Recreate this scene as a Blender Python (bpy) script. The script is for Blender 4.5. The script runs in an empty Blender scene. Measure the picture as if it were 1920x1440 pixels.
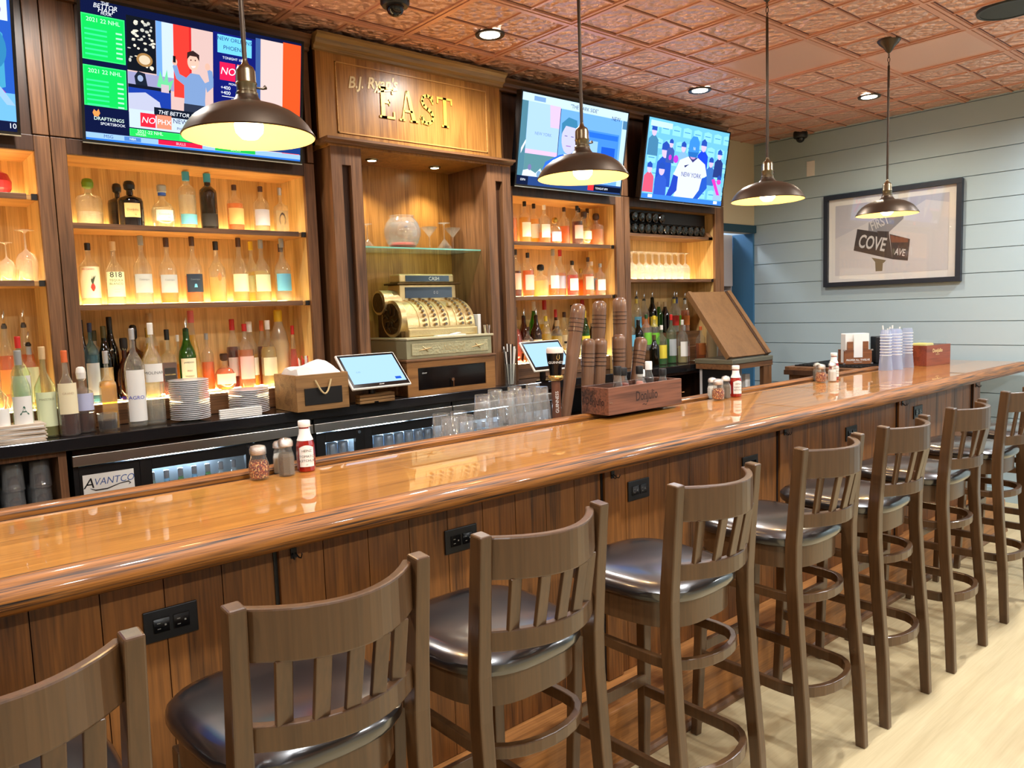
import bpy, bmesh, math, random
from mathutils import Vector, Matrix
random.seed(7)
PI = math.pi
D = bpy.data
SC = bpy.context.scene
COL = SC.collection

# ---------------------------------------------------------------- camera
F_PX = 1445.1
YAW, PITCH, ROLL = math.radians(49.333), math.radians(5.522), math.radians(-1.964)
CAM = Vector((0, 0, 1.57))
_fw = Vector((math.cos(PITCH)*math.cos(YAW), math.cos(PITCH)*math.sin(YAW), -math.sin(PITCH)))
_rt = Vector((math.sin(YAW), -math.cos(YAW), 0))
_up = _rt.cross(_fw)
_r2 = _rt*math.cos(ROLL) + _up*math.sin(ROLL)
_u2 = -_rt*math.sin(ROLL) + _up*math.cos(ROLL)
ROT = Matrix((_r2, _u2, -_fw)).transposed()
cam_data = D.cameras.new('camera')
cam = D.objects.new('camera', cam_data)
COL.objects.link(cam)
cam.matrix_world = Matrix.Translation(CAM) @ ROT.to_4x4()
cam_data.sensor_width = 36
cam_data.lens = F_PX/1920*36
cam_data.clip_start = 0.02
SC.camera = cam

def P(u, v, axis, val):
    """world point seen at photo pixel (u, v) lying on the plane axis = val"""
    r = ROT @ Vector(((u-960)/F_PX, -(v-720)/F_PX, -1))
    i = 'xyz'.index(axis)
    return CAM + r*((val-CAM[i])/r[i])

# ---------------------------------------------------------------- world, exposure
w = D.worlds.new('world'); SC.world = w; w.use_nodes = True
bg = w.node_tree.nodes['Background']
bg.inputs[0].default_value = (0.75, 0.85, 1.0, 1); bg.inputs[1].default_value = 0.35
SC.view_settings.view_transform = 'Standard'
SC.view_settings.look = 'None'
SC.view_settings.exposure = 0.5
SC.view_settings.gamma = 1
SC.view_settings.use_curve_mapping = False
SC.cycles.max_bounces = 8
SC.cycles.diffuse_bounces = 4
SC.cycles.glossy_bounces = 4
SC.cycles.transmission_bounces = 8
SC.cycles.transparent_max_bounces = 24
SC.cycles.caustics_reflective = False
SC.cycles.caustics_refractive = False
SC.cycles.sample_clamp_indirect = 4
SC.cycles.use_denoising = True

# room constants
CEIL = 3.01
XR = 6.51      # right wall
YB = 4.03      # back wall
YF = 3.72      # face of the back bar cabinets
ZC = 1.11      # back counter top
BT = 1.07      # bar top
XL, YN = -3.2, -3.6

# ---------------------------------------------------------------- materials
MATS = {}
def srgb(r, g, b):
    f = lambda c: (c/255/12.92) if c/255 <= 0.04045 else ((c/255+0.055)/1.055)**2.4
    return (f(r), f(g), f(b), 1)

def mat(name, col, rough=0.5, metal=0.0, coat=0.0, emit=0.0, emit_col=None, spec=0.5, bump=0.0, bump_scale=60, coat_rough=0.05):
    if name in MATS: return MATS[name]
    m = D.materials.new(name); m.use_nodes = True
    nt = m.node_tree; b = nt.nodes['Principled BSDF']
    c = srgb(*col)
    b.inputs['Base Color'].default_value = c
    b.inputs['Roughness'].default_value = rough
    b.inputs['Metallic'].default_value = metal
    b.inputs['Coat Weight'].default_value = coat
    b.inputs['Coat Roughness'].default_value = coat_rough
    b.inputs['Specular IOR Level'].default_value = spec
    if emit:
        b.inputs['Emission Color'].default_value = srgb(*(emit_col or col))
        b.inputs['Emission Strength'].default_value = emit
    if bump:
        tc = nt.nodes.new('ShaderNodeTexCoord')
        n = nt.nodes.new('ShaderNodeTexNoise'); n.inputs['Scale'].default_value = bump_scale
        n.inputs['Detail'].default_value = 4
        bp = nt.nodes.new('ShaderNodeBump'); bp.inputs['Strength'].default_value = bump; bp.inputs['Distance'].default_value = 0.004
        nt.links.new(tc.outputs['Object'], n.inputs['Vector'])
        nt.links.new(n.outputs['Fac'], bp.inputs['Height'])
        nt.links.new(bp.outputs['Normal'], b.inputs['Normal'])
    MATS[name] = m
    return m

def emis(name, col, strength=1.0):
    if name in MATS: return MATS[name]
    m = D.materials.new(name); m.use_nodes = True
    nt = m.node_tree; nt.nodes.clear()
    o = nt.nodes.new('ShaderNodeOutputMaterial'); e = nt.nodes.new('ShaderNodeEmission')
    e.inputs[0].default_value = srgb(*col); e.inputs[1].default_value = strength
    nt.links.new(e.outputs[0], o.inputs[0])
    MATS[name] = m
    return m

def wood(name, dark, light, axis='Z', rough=0.45, coat=0.0, scale=1.0, contrast=1.0, planks=0.0, plank_axis='X', bump=0.15, coat_rough=0.04, tone=0.18, cross=1.0):
    """grain runs along axis; planks = board width along plank_axis (0: none)"""
    if name in MATS: return MATS[name]
    m = D.materials.new(name); m.use_nodes = True
    nt = m.node_tree; N = nt.nodes; L = nt.links
    b = N['Principled BSDF']
    tc = N.new('ShaderNodeTexCoord')
    src = tc.outputs['Object']
    if planks:
        sx = N.new('ShaderNodeSeparateXYZ'); L.new(src, sx.inputs[0])
        dv = N.new('ShaderNodeMath'); dv.operation = 'DIVIDE'; dv.inputs[1].default_value = planks
        L.new(sx.outputs[plank_axis], dv.inputs[0])
        fl = N.new('ShaderNodeMath'); fl.operation = 'FLOOR'; L.new(dv.outputs[0], fl.inputs[0])
        wn = N.new('ShaderNodeTexWhiteNoise'); wn.noise_dimensions = '1D'; L.new(fl.outputs[0], wn.inputs['W'])
        va = N.new('ShaderNodeVectorMath'); va.operation = 'SCALE'; va.inputs['Scale'].default_value = 7.0
        L.new(wn.outputs['Color'], va.inputs[0])
        ad = N.new('ShaderNodeVectorMath'); ad.operation = 'ADD'
        L.new(src, ad.inputs[0]); L.new(va.outputs[0], ad.inputs[1])
        src = ad.outputs[0]
    mp = N.new('ShaderNodeMapping')
    cc = 14*cross
    s = {'X': (1.2, cc, cc), 'Y': (cc, 1.2, cc), 'Z': (cc, cc, 1.2)}[axis]
    mp.inputs['Scale'].default_value = tuple(v*scale for v in s)
    L.new(src, mp.inputs[0])
    n1 = N.new('ShaderNodeTexNoise'); n1.inputs['Scale'].default_value = 1.0; n1.inputs['Detail'].default_value = 3; n1.inputs['Distortion'].default_value = 0.6
    L.new(mp.outputs[0], n1.inputs['Vector'])
    # cathedral rings: several bands of the low noise
    mu = N.new('ShaderNodeMath'); mu.operation = 'MULTIPLY'; mu.inputs[1].default_value = 16.0
    L.new(n1.outputs['Fac'], mu.inputs[0])
    sn = N.new('ShaderNodeMath'); sn.operation = 'SINE'; L.new(mu.outputs[0], sn.inputs[0])
    mp2 = N.new('ShaderNodeMapping')
    s2 = {'X': (5, 150, 150), 'Y': (150, 5, 150), 'Z': (150, 150, 5)}[axis]
    mp2.inputs['Scale'].default_value = tuple(v*scale for v in s2)
    L.new(src, mp2.inputs[0])
    n2 = N.new('ShaderNodeTexNoise'); n2.inputs['Scale'].default_value = 1.0; n2.inputs['Detail'].default_value = 2
    L.new(mp2.outputs[0], n2.inputs['Vector'])
    a1 = N.new('ShaderNodeMath'); a1.operation = 'MULTIPLY_ADD'; a1.inputs[1].default_value = 0.16*contrast; a1.inputs[2].default_value = 0.5
    L.new(sn.outputs[0], a1.inputs[0])
    s1 = N.new('ShaderNodeMath'); s1.operation = 'MULTIPLY_ADD'; s1.inputs[1].default_value = 0.9*contrast
    L.new(n2.outputs['Fac'], s1.inputs[0]); L.new(a1.outputs[0], s1.inputs[2])
    s3 = N.new('ShaderNodeMath'); s3.operation = 'SUBTRACT'; s3.inputs[1].default_value = 0.45*contrast
    L.new(s1.outputs[0], s3.inputs[0])
    last = s3.outputs[0]
    if planks:
        pm = N.new('ShaderNodeMath'); pm.operation = 'MULTIPLY_ADD'; pm.inputs[1].default_value = tone*2; pm.inputs[2].default_value = -tone
        L.new(wn.outputs['Value'], pm.inputs[0])
        pa = N.new('ShaderNodeMath'); pa.operation = 'ADD'; L.new(last, pa.inputs[0]); L.new(pm.outputs[0], pa.inputs[1])
        last = pa.outputs[0]
    cr = N.new('ShaderNodeValToRGB')
    cr.color_ramp.elements[0].position = 0.15; cr.color_ramp.elements[0].color = srgb(*dark)
    cr.color_ramp.elements[1].position = 0.85; cr.color_ramp.elements[1].color = srgb(*light)
    L.new(last, cr.inputs[0]); L.new(cr.outputs[0], b.inputs['Base Color'])
    b.inputs['Roughness'].default_value = rough
    b.inputs['Coat Weight'].default_value = coat
    b.inputs['Coat Roughness'].default_value = coat_rough
    if coat >= 1: b.inputs['Coat IOR'].default_value = 1.75
    if bump:
        bp = N.new('ShaderNodeBump'); bp.inputs['Strength'].default_value = bump; bp.inputs['Distance'].default_value = 0.002
        L.new(last, bp.inputs['Height']); L.new(bp.outputs['Normal'], b.inputs['Normal'])
    MATS[name] = m
    return m

def glass(name, col, alpha_rough=0.02, body=0.12, fres=1.45, glow=0.0):
    """see-through glass or liquid: tinted transparency, sharp fresnel reflection and a little scattering body"""
    if name in MATS: return MATS[name]
    m = D.materials.new(name); m.use_nodes = True
    nt = m.node_tree; N = nt.nodes; L = nt.links; N.clear()
    o = N.new('ShaderNodeOutputMaterial')
    t = N.new('ShaderNodeBsdfTransparent'); t.inputs[0].default_value = srgb(*col)
    tr = N.new('ShaderNodeBsdfTranslucent'); tr.inputs[0].default_value = srgb(*col)
    df = N.new('ShaderNodeBsdfDiffuse'); df.inputs[0].default_value = srgb(*col)
    g = N.new('ShaderNodeBsdfGlossy'); g.inputs['Roughness'].default_value = alpha_rough; g.inputs[0].default_value = (1, 1, 1, 1)
    lw = N.new('ShaderNodeLayerWeight'); lw.inputs[0].default_value = 0.5
    pw = N.new('ShaderNodeMath'); pw.operation = 'POWER'; pw.inputs[1].default_value = 2.4; L.new(lw.outputs['Facing'], pw.inputs[0])
    fr = N.new('ShaderNodeMath'); fr.operation = 'MULTIPLY_ADD'; fr.inputs[1].default_value = 0.65; fr.inputs[2].default_value = 0.045; L.new(pw.outputs[0], fr.inputs[0])
    mx0 = N.new('ShaderNodeMixShader'); mx0.inputs[0].default_value = 0.5
    L.new(tr.outputs[0], mx0.inputs[1]); L.new(df.outputs[0], mx0.inputs[2])
    mx1 = N.new('ShaderNodeMixShader'); mx1.inputs[0].default_value = body
    L.new(t.outputs[0], mx1.inputs[1]); L.new(mx0.outputs[0], mx1.inputs[2])
    mx2 = N.new('ShaderNodeMixShader'); L.new(fr.outputs[0], mx2.inputs[0])
    L.new(mx1.outputs[0], mx2.inputs[1]); L.new(g.outputs[0], mx2.inputs[2])
    L.new(mx2.outputs[0], o.inputs[0])
    MATS[name] = m
    return m

# ---------------------------------------------------------------- mesh builder
class MB:
    def __init__(self):
        self.v = []; self.f = []; self.m = []; self.cur = 0
        self.X = Matrix.Identity(4)
    def mi(self, i): self.cur = i; return self
    def at(self, loc=(0, 0, 0), rz=0, rx=0, ry=0):
        self.X = Matrix.Translation(Vector(loc)) @ Matrix.Rotation(rz, 4, 'Z') @ Matrix.Rotation(rx, 4, 'X') @ Matrix.Rotation(ry, 4, 'Y')
        return self
    def add(self, vs, fs):
        n = len(self.v)
        self.v += [tuple(self.X @ Vector(p)) for p in vs]
        self.f += [tuple(n+i for i in f) for f in fs]
        self.m += [self.cur]*len(fs)
        return self
    def box(self, x0, x1, y0, y1, z0, z1):
        if x0 > x1: x0, x1 = x1, x0
        if y0 > y1: y0, y1 = y1, y0
        if z0 > z1: z0, z1 = z1, z0
        vs = [(x0,y0,z0),(x1,y0,z0),(x1,y1,z0),(x0,y1,z0),(x0,y0,z1),(x1,y0,z1),(x1,y1,z1),(x0,y1,z1)]
        return self.add(vs, [(0,3,2,1),(4,5,6,7),(0,1,5,4),(1,2,6,5),(2,3,7,6),(3,0,4,7)])
    def prism(self, pts, lo, hi, axis='X'):
        """extrude a 2D polygon along axis; pts are the two other coordinates in cyclic order"""
        n = len(pts)
        def mk(p, t):
            return {'X': (t, p[0], p[1]), 'Y': (p[0], t, p[1]), 'Z': (p[0], p[1], t)}[axis]
        vs = [mk(p, lo) for p in pts] + [mk(p, hi) for p in pts]
        fs = [tuple(range(n))[::-1], tuple(range(n, 2*n))]
        fs += [(i, (i+1) % n, n+(i+1) % n, n+i) for i in range(n)]
        return self.add(vs, fs)
    def lathe(self, prof, c=(0, 0, 0), n=20, sx=1, sy=1, a0=0.0, cap=True):
        """prof: list of (r, z); closed at both ends where r > 0"""
        vs = []; fs = []
        for r, z in prof:
            for k in range(n):
                a = a0 + 2*PI*k/n
                vs.append((c[0]+r*sx*math.cos(a), c[1]+r*sy*math.sin(a), c[2]+z))
        for i in range(len(prof)-1):
            for k in range(n):
                k2 = (k+1) % n
                fs.append((i*n+k, i*n+k2, (i+1)*n+k2, (i+1)*n+k))
        if cap:
            fs.append(tuple(range(n))[::-1]); fs.append(tuple((len(prof)-1)*n+k for k in range(n)))
        return self.add(vs, fs)
    def tube(self, pts, r, n=8, closed=False):
        """round tube through points; r number or list"""
        pts = [Vector(p) for p in pts]; N = len(pts)
        rs = r if isinstance(r, (list, tuple)) else [r]*N
        vs = []; fs = []
        ref = Vector((0, 0, 1))
        for i, p in enumerate(pts):
            a = pts[(i-1) % N] if (closed or i > 0) else p
            b = pts[(i+1) % N] if (closed or i < N-1) else p
            t = (b-a).normalized()
            rr = ref if abs(t.dot(ref)) < 0.95 else Vector((0, 1, 0))
            s = t.cross(rr).normalized(); u = s.cross(t).normalized()
            for k in range(n):
                an = 2*PI*k/n
                vs.append(tuple(p + (s*math.cos(an)+u*math.sin(an))*rs[i]))
        for i in range(N if closed else N-1):
            j = (i+1) % N
            for k in range(n):
                k2 = (k+1) % n
                fs.append((i*n+k, i*n+k2, j*n+k2, j*n+k))
        if not closed:
            fs.append(tuple(range(n))[::-1]); fs.append(tuple((N-1)*n+k for k in range(n)))
        return self.add(vs, fs)
    def bar(self, pts, w, h, up=(0, 0, 1), taper=None):
        """rectangular section w (sideways) x h (along up) swept through points"""
        pts = [Vector(p) for p in pts]; N = len(pts); up = Vector(up)
        vs = []; fs = []
        for i, p in enumerate(pts):
            a = pts[i-1] if i > 0 else p
            b = pts[i+1] if i < N-1 else p
            t = (b-a).normalized()
            s = t.cross(up).normalized(); u = s.cross(t).normalized()
            k = taper[i] if taper else 1.0
            for sx, sz in ((-1,-1),(1,-1),(1,1),(-1,1)):
                vs.append(tuple(p + s*(sx*w*k/2) + u*(sz*h*k/2)))
        for i in range(N-1):
            for k in range(4):
                k2 = (k+1) % 4
                fs.append((i*4+k, i*4+k2, (i+1)*4+k2, (i+1)*4+k))
        fs.append((3, 2, 1, 0)); fs.append(tuple((N-1)*4+k for k in range(4)))
        return self.add(vs, fs)
    def mesh(self, name, mats):
        me = D.meshes.new(name)
        me.from_pydata(self.v, [], self.f)
        if not isinstance(mats, (list, tuple)): mats = [mats]
        for mm in mats: me.materials.append(mm)
        if max(self.m) > 0: me.polygons.foreach_set('material_index', self.m)
        bm = bmesh.new(); bm.from_mesh(me); bmesh.ops.recalc_face_normals(bm, faces=bm.faces[:]); bm.to_mesh(me); bm.free()
        me.update()
        return me
    def build(self, name, mats, parent=None, smooth=False, bevel=0, segs=2):
        me = self.mesh(name, mats)
        o = D.objects.new(name, me); COL.objects.link(o)
        if parent is not None: o.parent = parent
        if smooth:
            me.polygons.foreach_set('use_smooth', [True]*len(me.polygons))
            try: me.set_sharp_from_angle(angle=math.radians(38))
            except Exception: pass
        if bevel:
            bv = o.modifiers.new('bevel', 'BEVEL'); bv.width = bevel; bv.segments = segs; bv.limit_method = 'ANGLE'; bv.angle_limit = math.radians(40)
        return o

def tag(o, label=None, cat=None, group=None, kind=None):
    if label: o['label'] = label
    if cat: o['category'] = cat
    if group: o['group'] = group
    if kind: o['kind'] = kind
    return o
def thing(name, label, cat, loc=(0, 0, 0), rz=0, group=None):
    o = D.objects.new(name, None); COL.objects.link(o)
    o.location = loc; o.rotation_euler = (0, 0, rz); o.empty_display_size = 0.05
    return tag(o, label, cat, group)
def struct(mb, name, mats, **k):
    o = mb.build(name, mats, **k); o['kind'] = 'structure'; return o
def copy_tree(o, parent=None):
    c = o.copy(); COL.objects.link(c)
    if parent is not None: c.parent = parent
    for ch in [x for x in KIDS.get(o.name, [])]:
        copy_tree(ch, c)
    return c
KIDS = {}
def index_kids():
    KIDS.clear()
    for o in D.objects:
        if o.parent: KIDS.setdefault(o.parent.name, []).append(o)

def text_mesh(s, size, align='CENTER', extrude=0.0, shear=0.0, space=1.0, bold=0.0):
    cu = D.curves.new('lettering', 'FONT'); cu.body = s; cu.size = size
    cu.align_x = align; cu.align_y = 'CENTER'; cu.extrude = extrude; cu.shear = shear; cu.space_character = space
    cu.offset = bold; cu.resolution_u = 3
    o = D.objects.new('lettering_tmp', cu); COL.objects.link(o)
    dg = bpy.context.evaluated_depsgraph_get(); dg.update()
    me = D.meshes.new_from_object(o.evaluated_get(dg))
    D.objects.remove(o); D.curves.remove(cu)
    return me
def lettering(s, size, material, parent, M, sy=1.0, sx=1.0, name='lettering', **k):
    """flat text; M is the 4x4 placement (text lies in its XY plane, facing +Z)"""
    me = text_mesh(s, size, **k); me.name = name
    me.transform(M @ Matrix.Diagonal((sx, sy, 1, 1)))
    me.materials.clear(); me.materials.append(material)
    o = D.objects.new(name, me); COL.objects.link(o)
    if parent is not None: o.parent = parent
    return o
# text placed upright facing -Y at loc (x to the right)
def face_my(loc, rz=0): return Matrix.Translation(Vector(loc)) @ Matrix.Rotation(rz, 4, 'Z') @ Matrix.Rotation(PI/2, 4, 'X')
# ================================================================= materials
walnut = wood('brown_stained_oak', (62, 38, 22), (132, 92, 60), 'Z', rough=0.42, planks=0.31, tone=0.12)
walnut_h = wood('brown_stained_oak_horizontal', (62, 38, 22), (132, 92, 60), 'X', rough=0.42)
darkoak = wood('dark_oak', (34, 20, 13), (74, 47, 30), 'Z', rough=0.4)
honey = wood('honey_oak_panel', (168, 130, 72), (224, 188, 124), 'Z', rough=0.45, planks=0.21, tone=0.14)
signwood = wood('golden_oak_panel', (120, 76, 30), (186, 132, 66), 'Z', rough=0.32, planks=0.24, tone=0.12)
barpanel = wood('bar_front_oak', (60, 32, 11), (134, 82, 34), 'Z', rough=0.42, planks=0.137, tone=0.16)
bartop = wood('varnished_bar_top', (126, 74, 24), (208, 142, 62), 'X', rough=0.35, coat=1.0, coat_rough=0.015, planks=0.13, plank_axis='Y', tone=0.1, scale=0.8, contrast=0.8, bump=0)
barnose = wood('varnished_bar_edge', (30, 13, 3), (156, 94, 30), 'X', rough=0.5, coat=0.3, coat_rough=0.06, scale=1.0, contrast=2.0, bump=0.2, cross=7)
stoolwood = wood('grey_brown_beech', (44, 26, 13), (94, 64, 36), 'Z', rough=0.36, contrast=0.5, coat=0.4, coat_rough=0.16, bump=0.05)
batwood = wood('turned_walnut', (92, 64, 46), (140, 104, 80), 'Z', rough=0.3, coat=0.4, contrast=0.6, bump=0)
cratewood = wood('weathered_crate_wood', (96, 66, 34), (164, 122, 72), 'X', rough=0.6)
boxwood = wood('burnt_red_wood', (40, 24, 20), (120, 78, 58), 'X', rough=0.5, scale=0.6, contrast=1.6)
black = mat('black', (14, 14, 16), 0.4)
blackgloss = mat('black_gloss', (10, 10, 12), 0.12)
stone = mat('black_granite', (26, 26, 28), 0.12, spec=0.6, bump=0.02)
steel = mat('brushed_steel', (190, 188, 182), 0.28, metal=1.0)
chrome = mat('chrome', (220, 220, 222), 0.08, metal=1.0)
vinyl = mat('black_vinyl', (16, 16, 19), 0.3, spec=0.8, coat=1.0, coat_rough=0.13); vinyl.node_tree.nodes['Principled BSDF'].inputs['Coat IOR'].default_value = 1.6
white = mat('white', (236, 234, 228), 0.5)
china = mat('white_china', (238, 238, 240), 0.15, coat=0.5)
paper = mat('paper', (240, 238, 232), 0.7)
cream = mat('cream_paint', (216, 202, 172), 0.7)
bluepaint = mat('blue_paint', (62, 116, 158), 0.6)
navy = mat('navy_paint', (32, 70, 90), 0.6)
bronze = mat('dark_bronze', (78, 66, 54), 0.38, metal=0.8)
brassdark = mat('aged_brass', (128, 116, 92), 0.3, metal=1.0)
shadein = mat('shade_inside_enamel', (232, 200, 134), 0.45)
clear = glass('clear_glass', (252, 252, 252), body=0.04)
gold = mat('register_brass', (224, 202, 150), 0.32, metal=0.8, bump=0.3, bump_scale=120)
golddark = mat('register_cast_bronze', (96, 76, 46), 0.4, metal=0.85, bump=0.8, bump_scale=70)

def ceiling_mat():
    m = D.materials.new('copper_tin'); m.use_nodes = True
    nt = m.node_tree; N = nt.nodes; L = nt.links; b = N['Principled BSDF']
    b.inputs['Base Color'].default_value = srgb(242, 194, 172)
    b.inputs['Metallic'].default_value = 0.5; b.inputs['Roughness'].default_value = 0.34
    tc = N.new('ShaderNodeTexCoord'); sx = N.new('ShaderNodeSeparateXYZ'); L.new(tc.outputs['Object'], sx.inputs[0])
    def math_(op, a, bb=None, c=None):
        n = N.new('ShaderNodeMath'); n.operation = op
        for i, x in enumerate((a, bb, c)):
            if x is None: continue
            if isinstance(x, (int, float)): n.inputs[i].default_value = x
            else: L.new(x, n.inputs[i])
        return n.outputs[0]
    half = 0.305
    ux = math_('FRACT', math_('DIVIDE', math_('ADD', sx.outputs[0], 10*0.61-2.94), half))
    uy = math_('FRACT', math_('DIVIDE', math_('ADD', sx.outputs[1], 10*0.61-1.64), half))
    cx = math_('ABSOLUTE', math_('SUBTRACT', ux, 0.5)); cy = math_('ABSOLUTE', math_('SUBTRACT', uy, 0.5))
    dist = math_('SQRT', math_('ADD', math_('MULTIPLY', cx, cx), math_('MULTIPLY', cy, cy)))
    mxx = math_('MAXIMUM', cx, cy)
    # scrolls: corner arcs
    dxc = math_('SUBTRACT', 0.5, cx); dyc = math_('SUBTRACT', 0.5, cy)
    dc = math_('SQRT', math_('ADD', math_('MULTIPLY', dxc, dxc), math_('MULTIPLY', dyc, dyc)))
    arc = math_('MULTIPLY', math_('SINE', math_('MULTIPLY', dc, 26.0)), 0.5)
    ring = math_('MULTIPLY', math_('SINE', math_('MULTIPLY', dist, 30.0)), 0.35)
    mp = N.new('ShaderNodeMapping'); mp.inputs['Scale'].default_value = (24, 24, 24); L.new(tc.outputs['Object'], mp.inputs[0])
    vo = N.new('ShaderNodeTexVoronoi'); L.new(mp.outputs[0], vo.inputs['Vector']); vo.inputs['Scale'].default_value = 1.3
    no = N.new('ShaderNodeTexNoise'); no.inputs['Scale'].default_value = 1.6; no.inputs['Detail'].default_value = 3; L.new(mp.outputs[0], no.inputs['Vector'])
    dots = math_('SUBTRACT', 0.5, vo.outputs['Distance'])
    orn = math_('ADD', math_('ADD', arc, ring), math_('ADD', math_('MULTIPLY', dots, 1.5), math_('MULTIPLY', no.outputs['Fac'], 1.6)))
    inside = math_('LESS_THAN', mxx, 0.43)
    h = math_('MULTIPLY', orn, inside)
    # the two plain perforated tiles
    def inrect(x0, x1, y0, y1):
        a = math_('MULTIPLY', math_('GREATER_THAN', sx.outputs[0], x0), math_('LESS_THAN', sx.outputs[0], x1))
        c = math_('MULTIPLY', math_('GREATER_THAN', sx.outputs[1], y0), math_('LESS_THAN', sx.outputs[1], y1))
        return math_('MULTIPLY', a, c)
    plain = math_('SUBTRACT', 1.0, math_('ADD', inrect(4.16, 4.77, 2.25, 2.86), inrect(4.77, 5.38, 1.64, 2.25)))
    h = math_('MULTIPLY', h, plain)
    h = math_('ADD', h, math_('MULTIPLY', no.outputs['Fac'], 0.0))
    bp = N.new('ShaderNodeBump'); bp.inputs['Strength'].default_value = 1.0; bp.inputs['Distance'].default_value = 0.011
    L.new(h, bp.inputs['Height']); L.new(bp.outputs['Normal'], b.inputs['Normal'])
    return m
copper = ceiling_mat()
copper_plain = mat('copper_tin_rib', (228, 172, 146), 0.36, metal=0.35)

def siding_mat():
    m = D.materials.new('grey_blue_siding'); m.use_nodes = True
    nt = m.node_tree; N = nt.nodes; L = nt.links; b = N['Principled BSDF']
    b.inputs['Base Color'].default_value = srgb(172, 192, 200); b.inputs['Roughness'].default_value = 0.55
    tc = N.new('ShaderNodeTexCoord'); n = N.new('ShaderNodeTexNoise'); n.inputs['Scale'].default_value = 60
    L.new(tc.outputs['Object'], n.inputs['Vector'])
    bp = N.new('ShaderNodeBump'); bp.inputs['Strength'].default_value = 0.05; L.new(n.outputs['Fac'], bp.inputs['Height']); L.new(bp.outputs['Normal'], b.inputs['Normal'])
    return m
siding = siding_mat()
floorwood = wood('pale_plank_floor', (178, 156, 114), (212, 192, 150), 'X', rough=0.4, planks=0.18, plank_axis='Y', tone=0.12, contrast=0.5, bump=0.03)
wallpaint = mat('warm_white_wall', (214, 208, 192), 0.8)

# ================================================================= the room
mb = MB().box(XL, XR+0.1, YN, YB+1.4, -0.1, 0.0); struct(mb, 'floor', floorwood)
mb = MB().box(XL, XR+0.1, YN, YB+1.4, CEIL, CEIL+0.1); struct(mb, 'ceiling', copper)
# raised ribs of the tin tiles
mb = MB()
def rib(mb, x0, x1, y0, y1, h=0.008): mb.box(x0, x1, y0, y1, CEIL-h, CEIL+0.001)
xs = [2.94+0.61*k for k in range(-10, 6)]; ys = [1.64+0.61*k for k in range(-8, 4)]
def plain_tile(x, y):
    return (4.16 < x < 4.77 and 2.25 < y < 2.86) or (4.77 < x < 5.38 and 1.64 < y < 2.25)
for x in xs:
    rib(mb, x-0.026, x-0.010, YN, YB); rib(mb, x+0.010, x+0.026, YN, YB); rib(mb, x-0.007, x+0.007, YN, YB, 0.012)
for y in ys:
    rib(mb, XL, XR, y-0.026, y-0.010, 0.0085); rib(mb, XL, XR, y+0.010, y+0.026, 0.0085); rib(mb, XL, XR, y-0.007, y+0.007, 0.0125)
for i, x in enumerate(xs):
    for y in ys:
        if not plain_tile(x+0.3, y+0.3):
            rib(mb, x+0.299, x+0.311, y+0.03, y+0.58, 0.007)
            rib(mb, x+0.03, x+0.58, y+0.299, y+0.311, 0.0065)
struct(mb, 'trim_1', copper_plain)
mb = MB()
for y in ys:
    for x in xs:
        for s in (-0.034, 0.034):
            if not plain_tile(x+0.3, y+s): mb.box(x+0.035, x+0.575, y+s-0.0035, y+s+0.0035, CEIL-0.0015, CEIL+0.001)
        if not plain_tile(x+0.3, y+0.3):
            mb.box(x+0.035, x+0.29, y+0.290, y+0.296, CEIL-0.0015, CEIL+0.001); mb.box(x+0.32, x+0.575, y+0.290, y+0.296, CEIL-0.0015, CEIL+0.001)
struct(mb, 'trim_4', mat('tile_gap_brown', (96, 44, 26), 0.6))
# right wall: horizontal siding boards with open grooves
mb = MB().box(XR+0.012, XR+0.1, YN, YB+1.4, 0, CEIL)
z = 0.999-0.1815*6
while z < CEIL:
    mb.box(XR, XR+0.0125, YN, YB, max(0, z+0.003), min(CEIL, z+0.1815-0.003)); z += 0.1815
struct(mb, 'wall_right', siding)
mb = MB().box(XR-0.014, XR, YN, 1.2, 0, 0.10); mb.box(XR-0.014, XR, 1.2, YB, 0, 0.10)
struct(mb, 'baseboard_right', siding)
# cream back wall with the doorway right of the cabinets
DX0, DX1, DZ = 5.62, 6.49, 2.20
mb = MB().box(XL, DX0, YB, YB+0.1, 0, CEIL).box(DX0, XR, YB, YB+0.1, DZ, CEIL)
struct(mb, 'wall_back', cream)
mb = MB().box(DX0-0.02, XR-0.002, YB-0.025, YB, DZ, DZ+0.068)
struct(mb, 'trim_2', navy, bevel=0.003)
mb = MB().box(DX1-0.005, XR+0.0, YB, YB+0.3, 0, DZ); struct(mb, 'trim_3', bluepaint)
mb = MB().box(DX0-0.1, XR+0.1, YB+1.2, YB+1.3, 0, CEIL).box(DX0-0.1, DX0, YB+0.1, YB+1.2, 0, CEIL); struct(mb, 'wall_passage', mat('deep_blue_paint', (60, 96, 150), 0.6))
mb = MB().box(XL-0.1, XL, YN, YB, 0, CEIL); struct(mb, 'wall_left', wallpaint)
mb = MB().box(XL, XR, YN-0.1, YN, 0, CEIL); struct(mb, 'wall_front', wallpaint)

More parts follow.
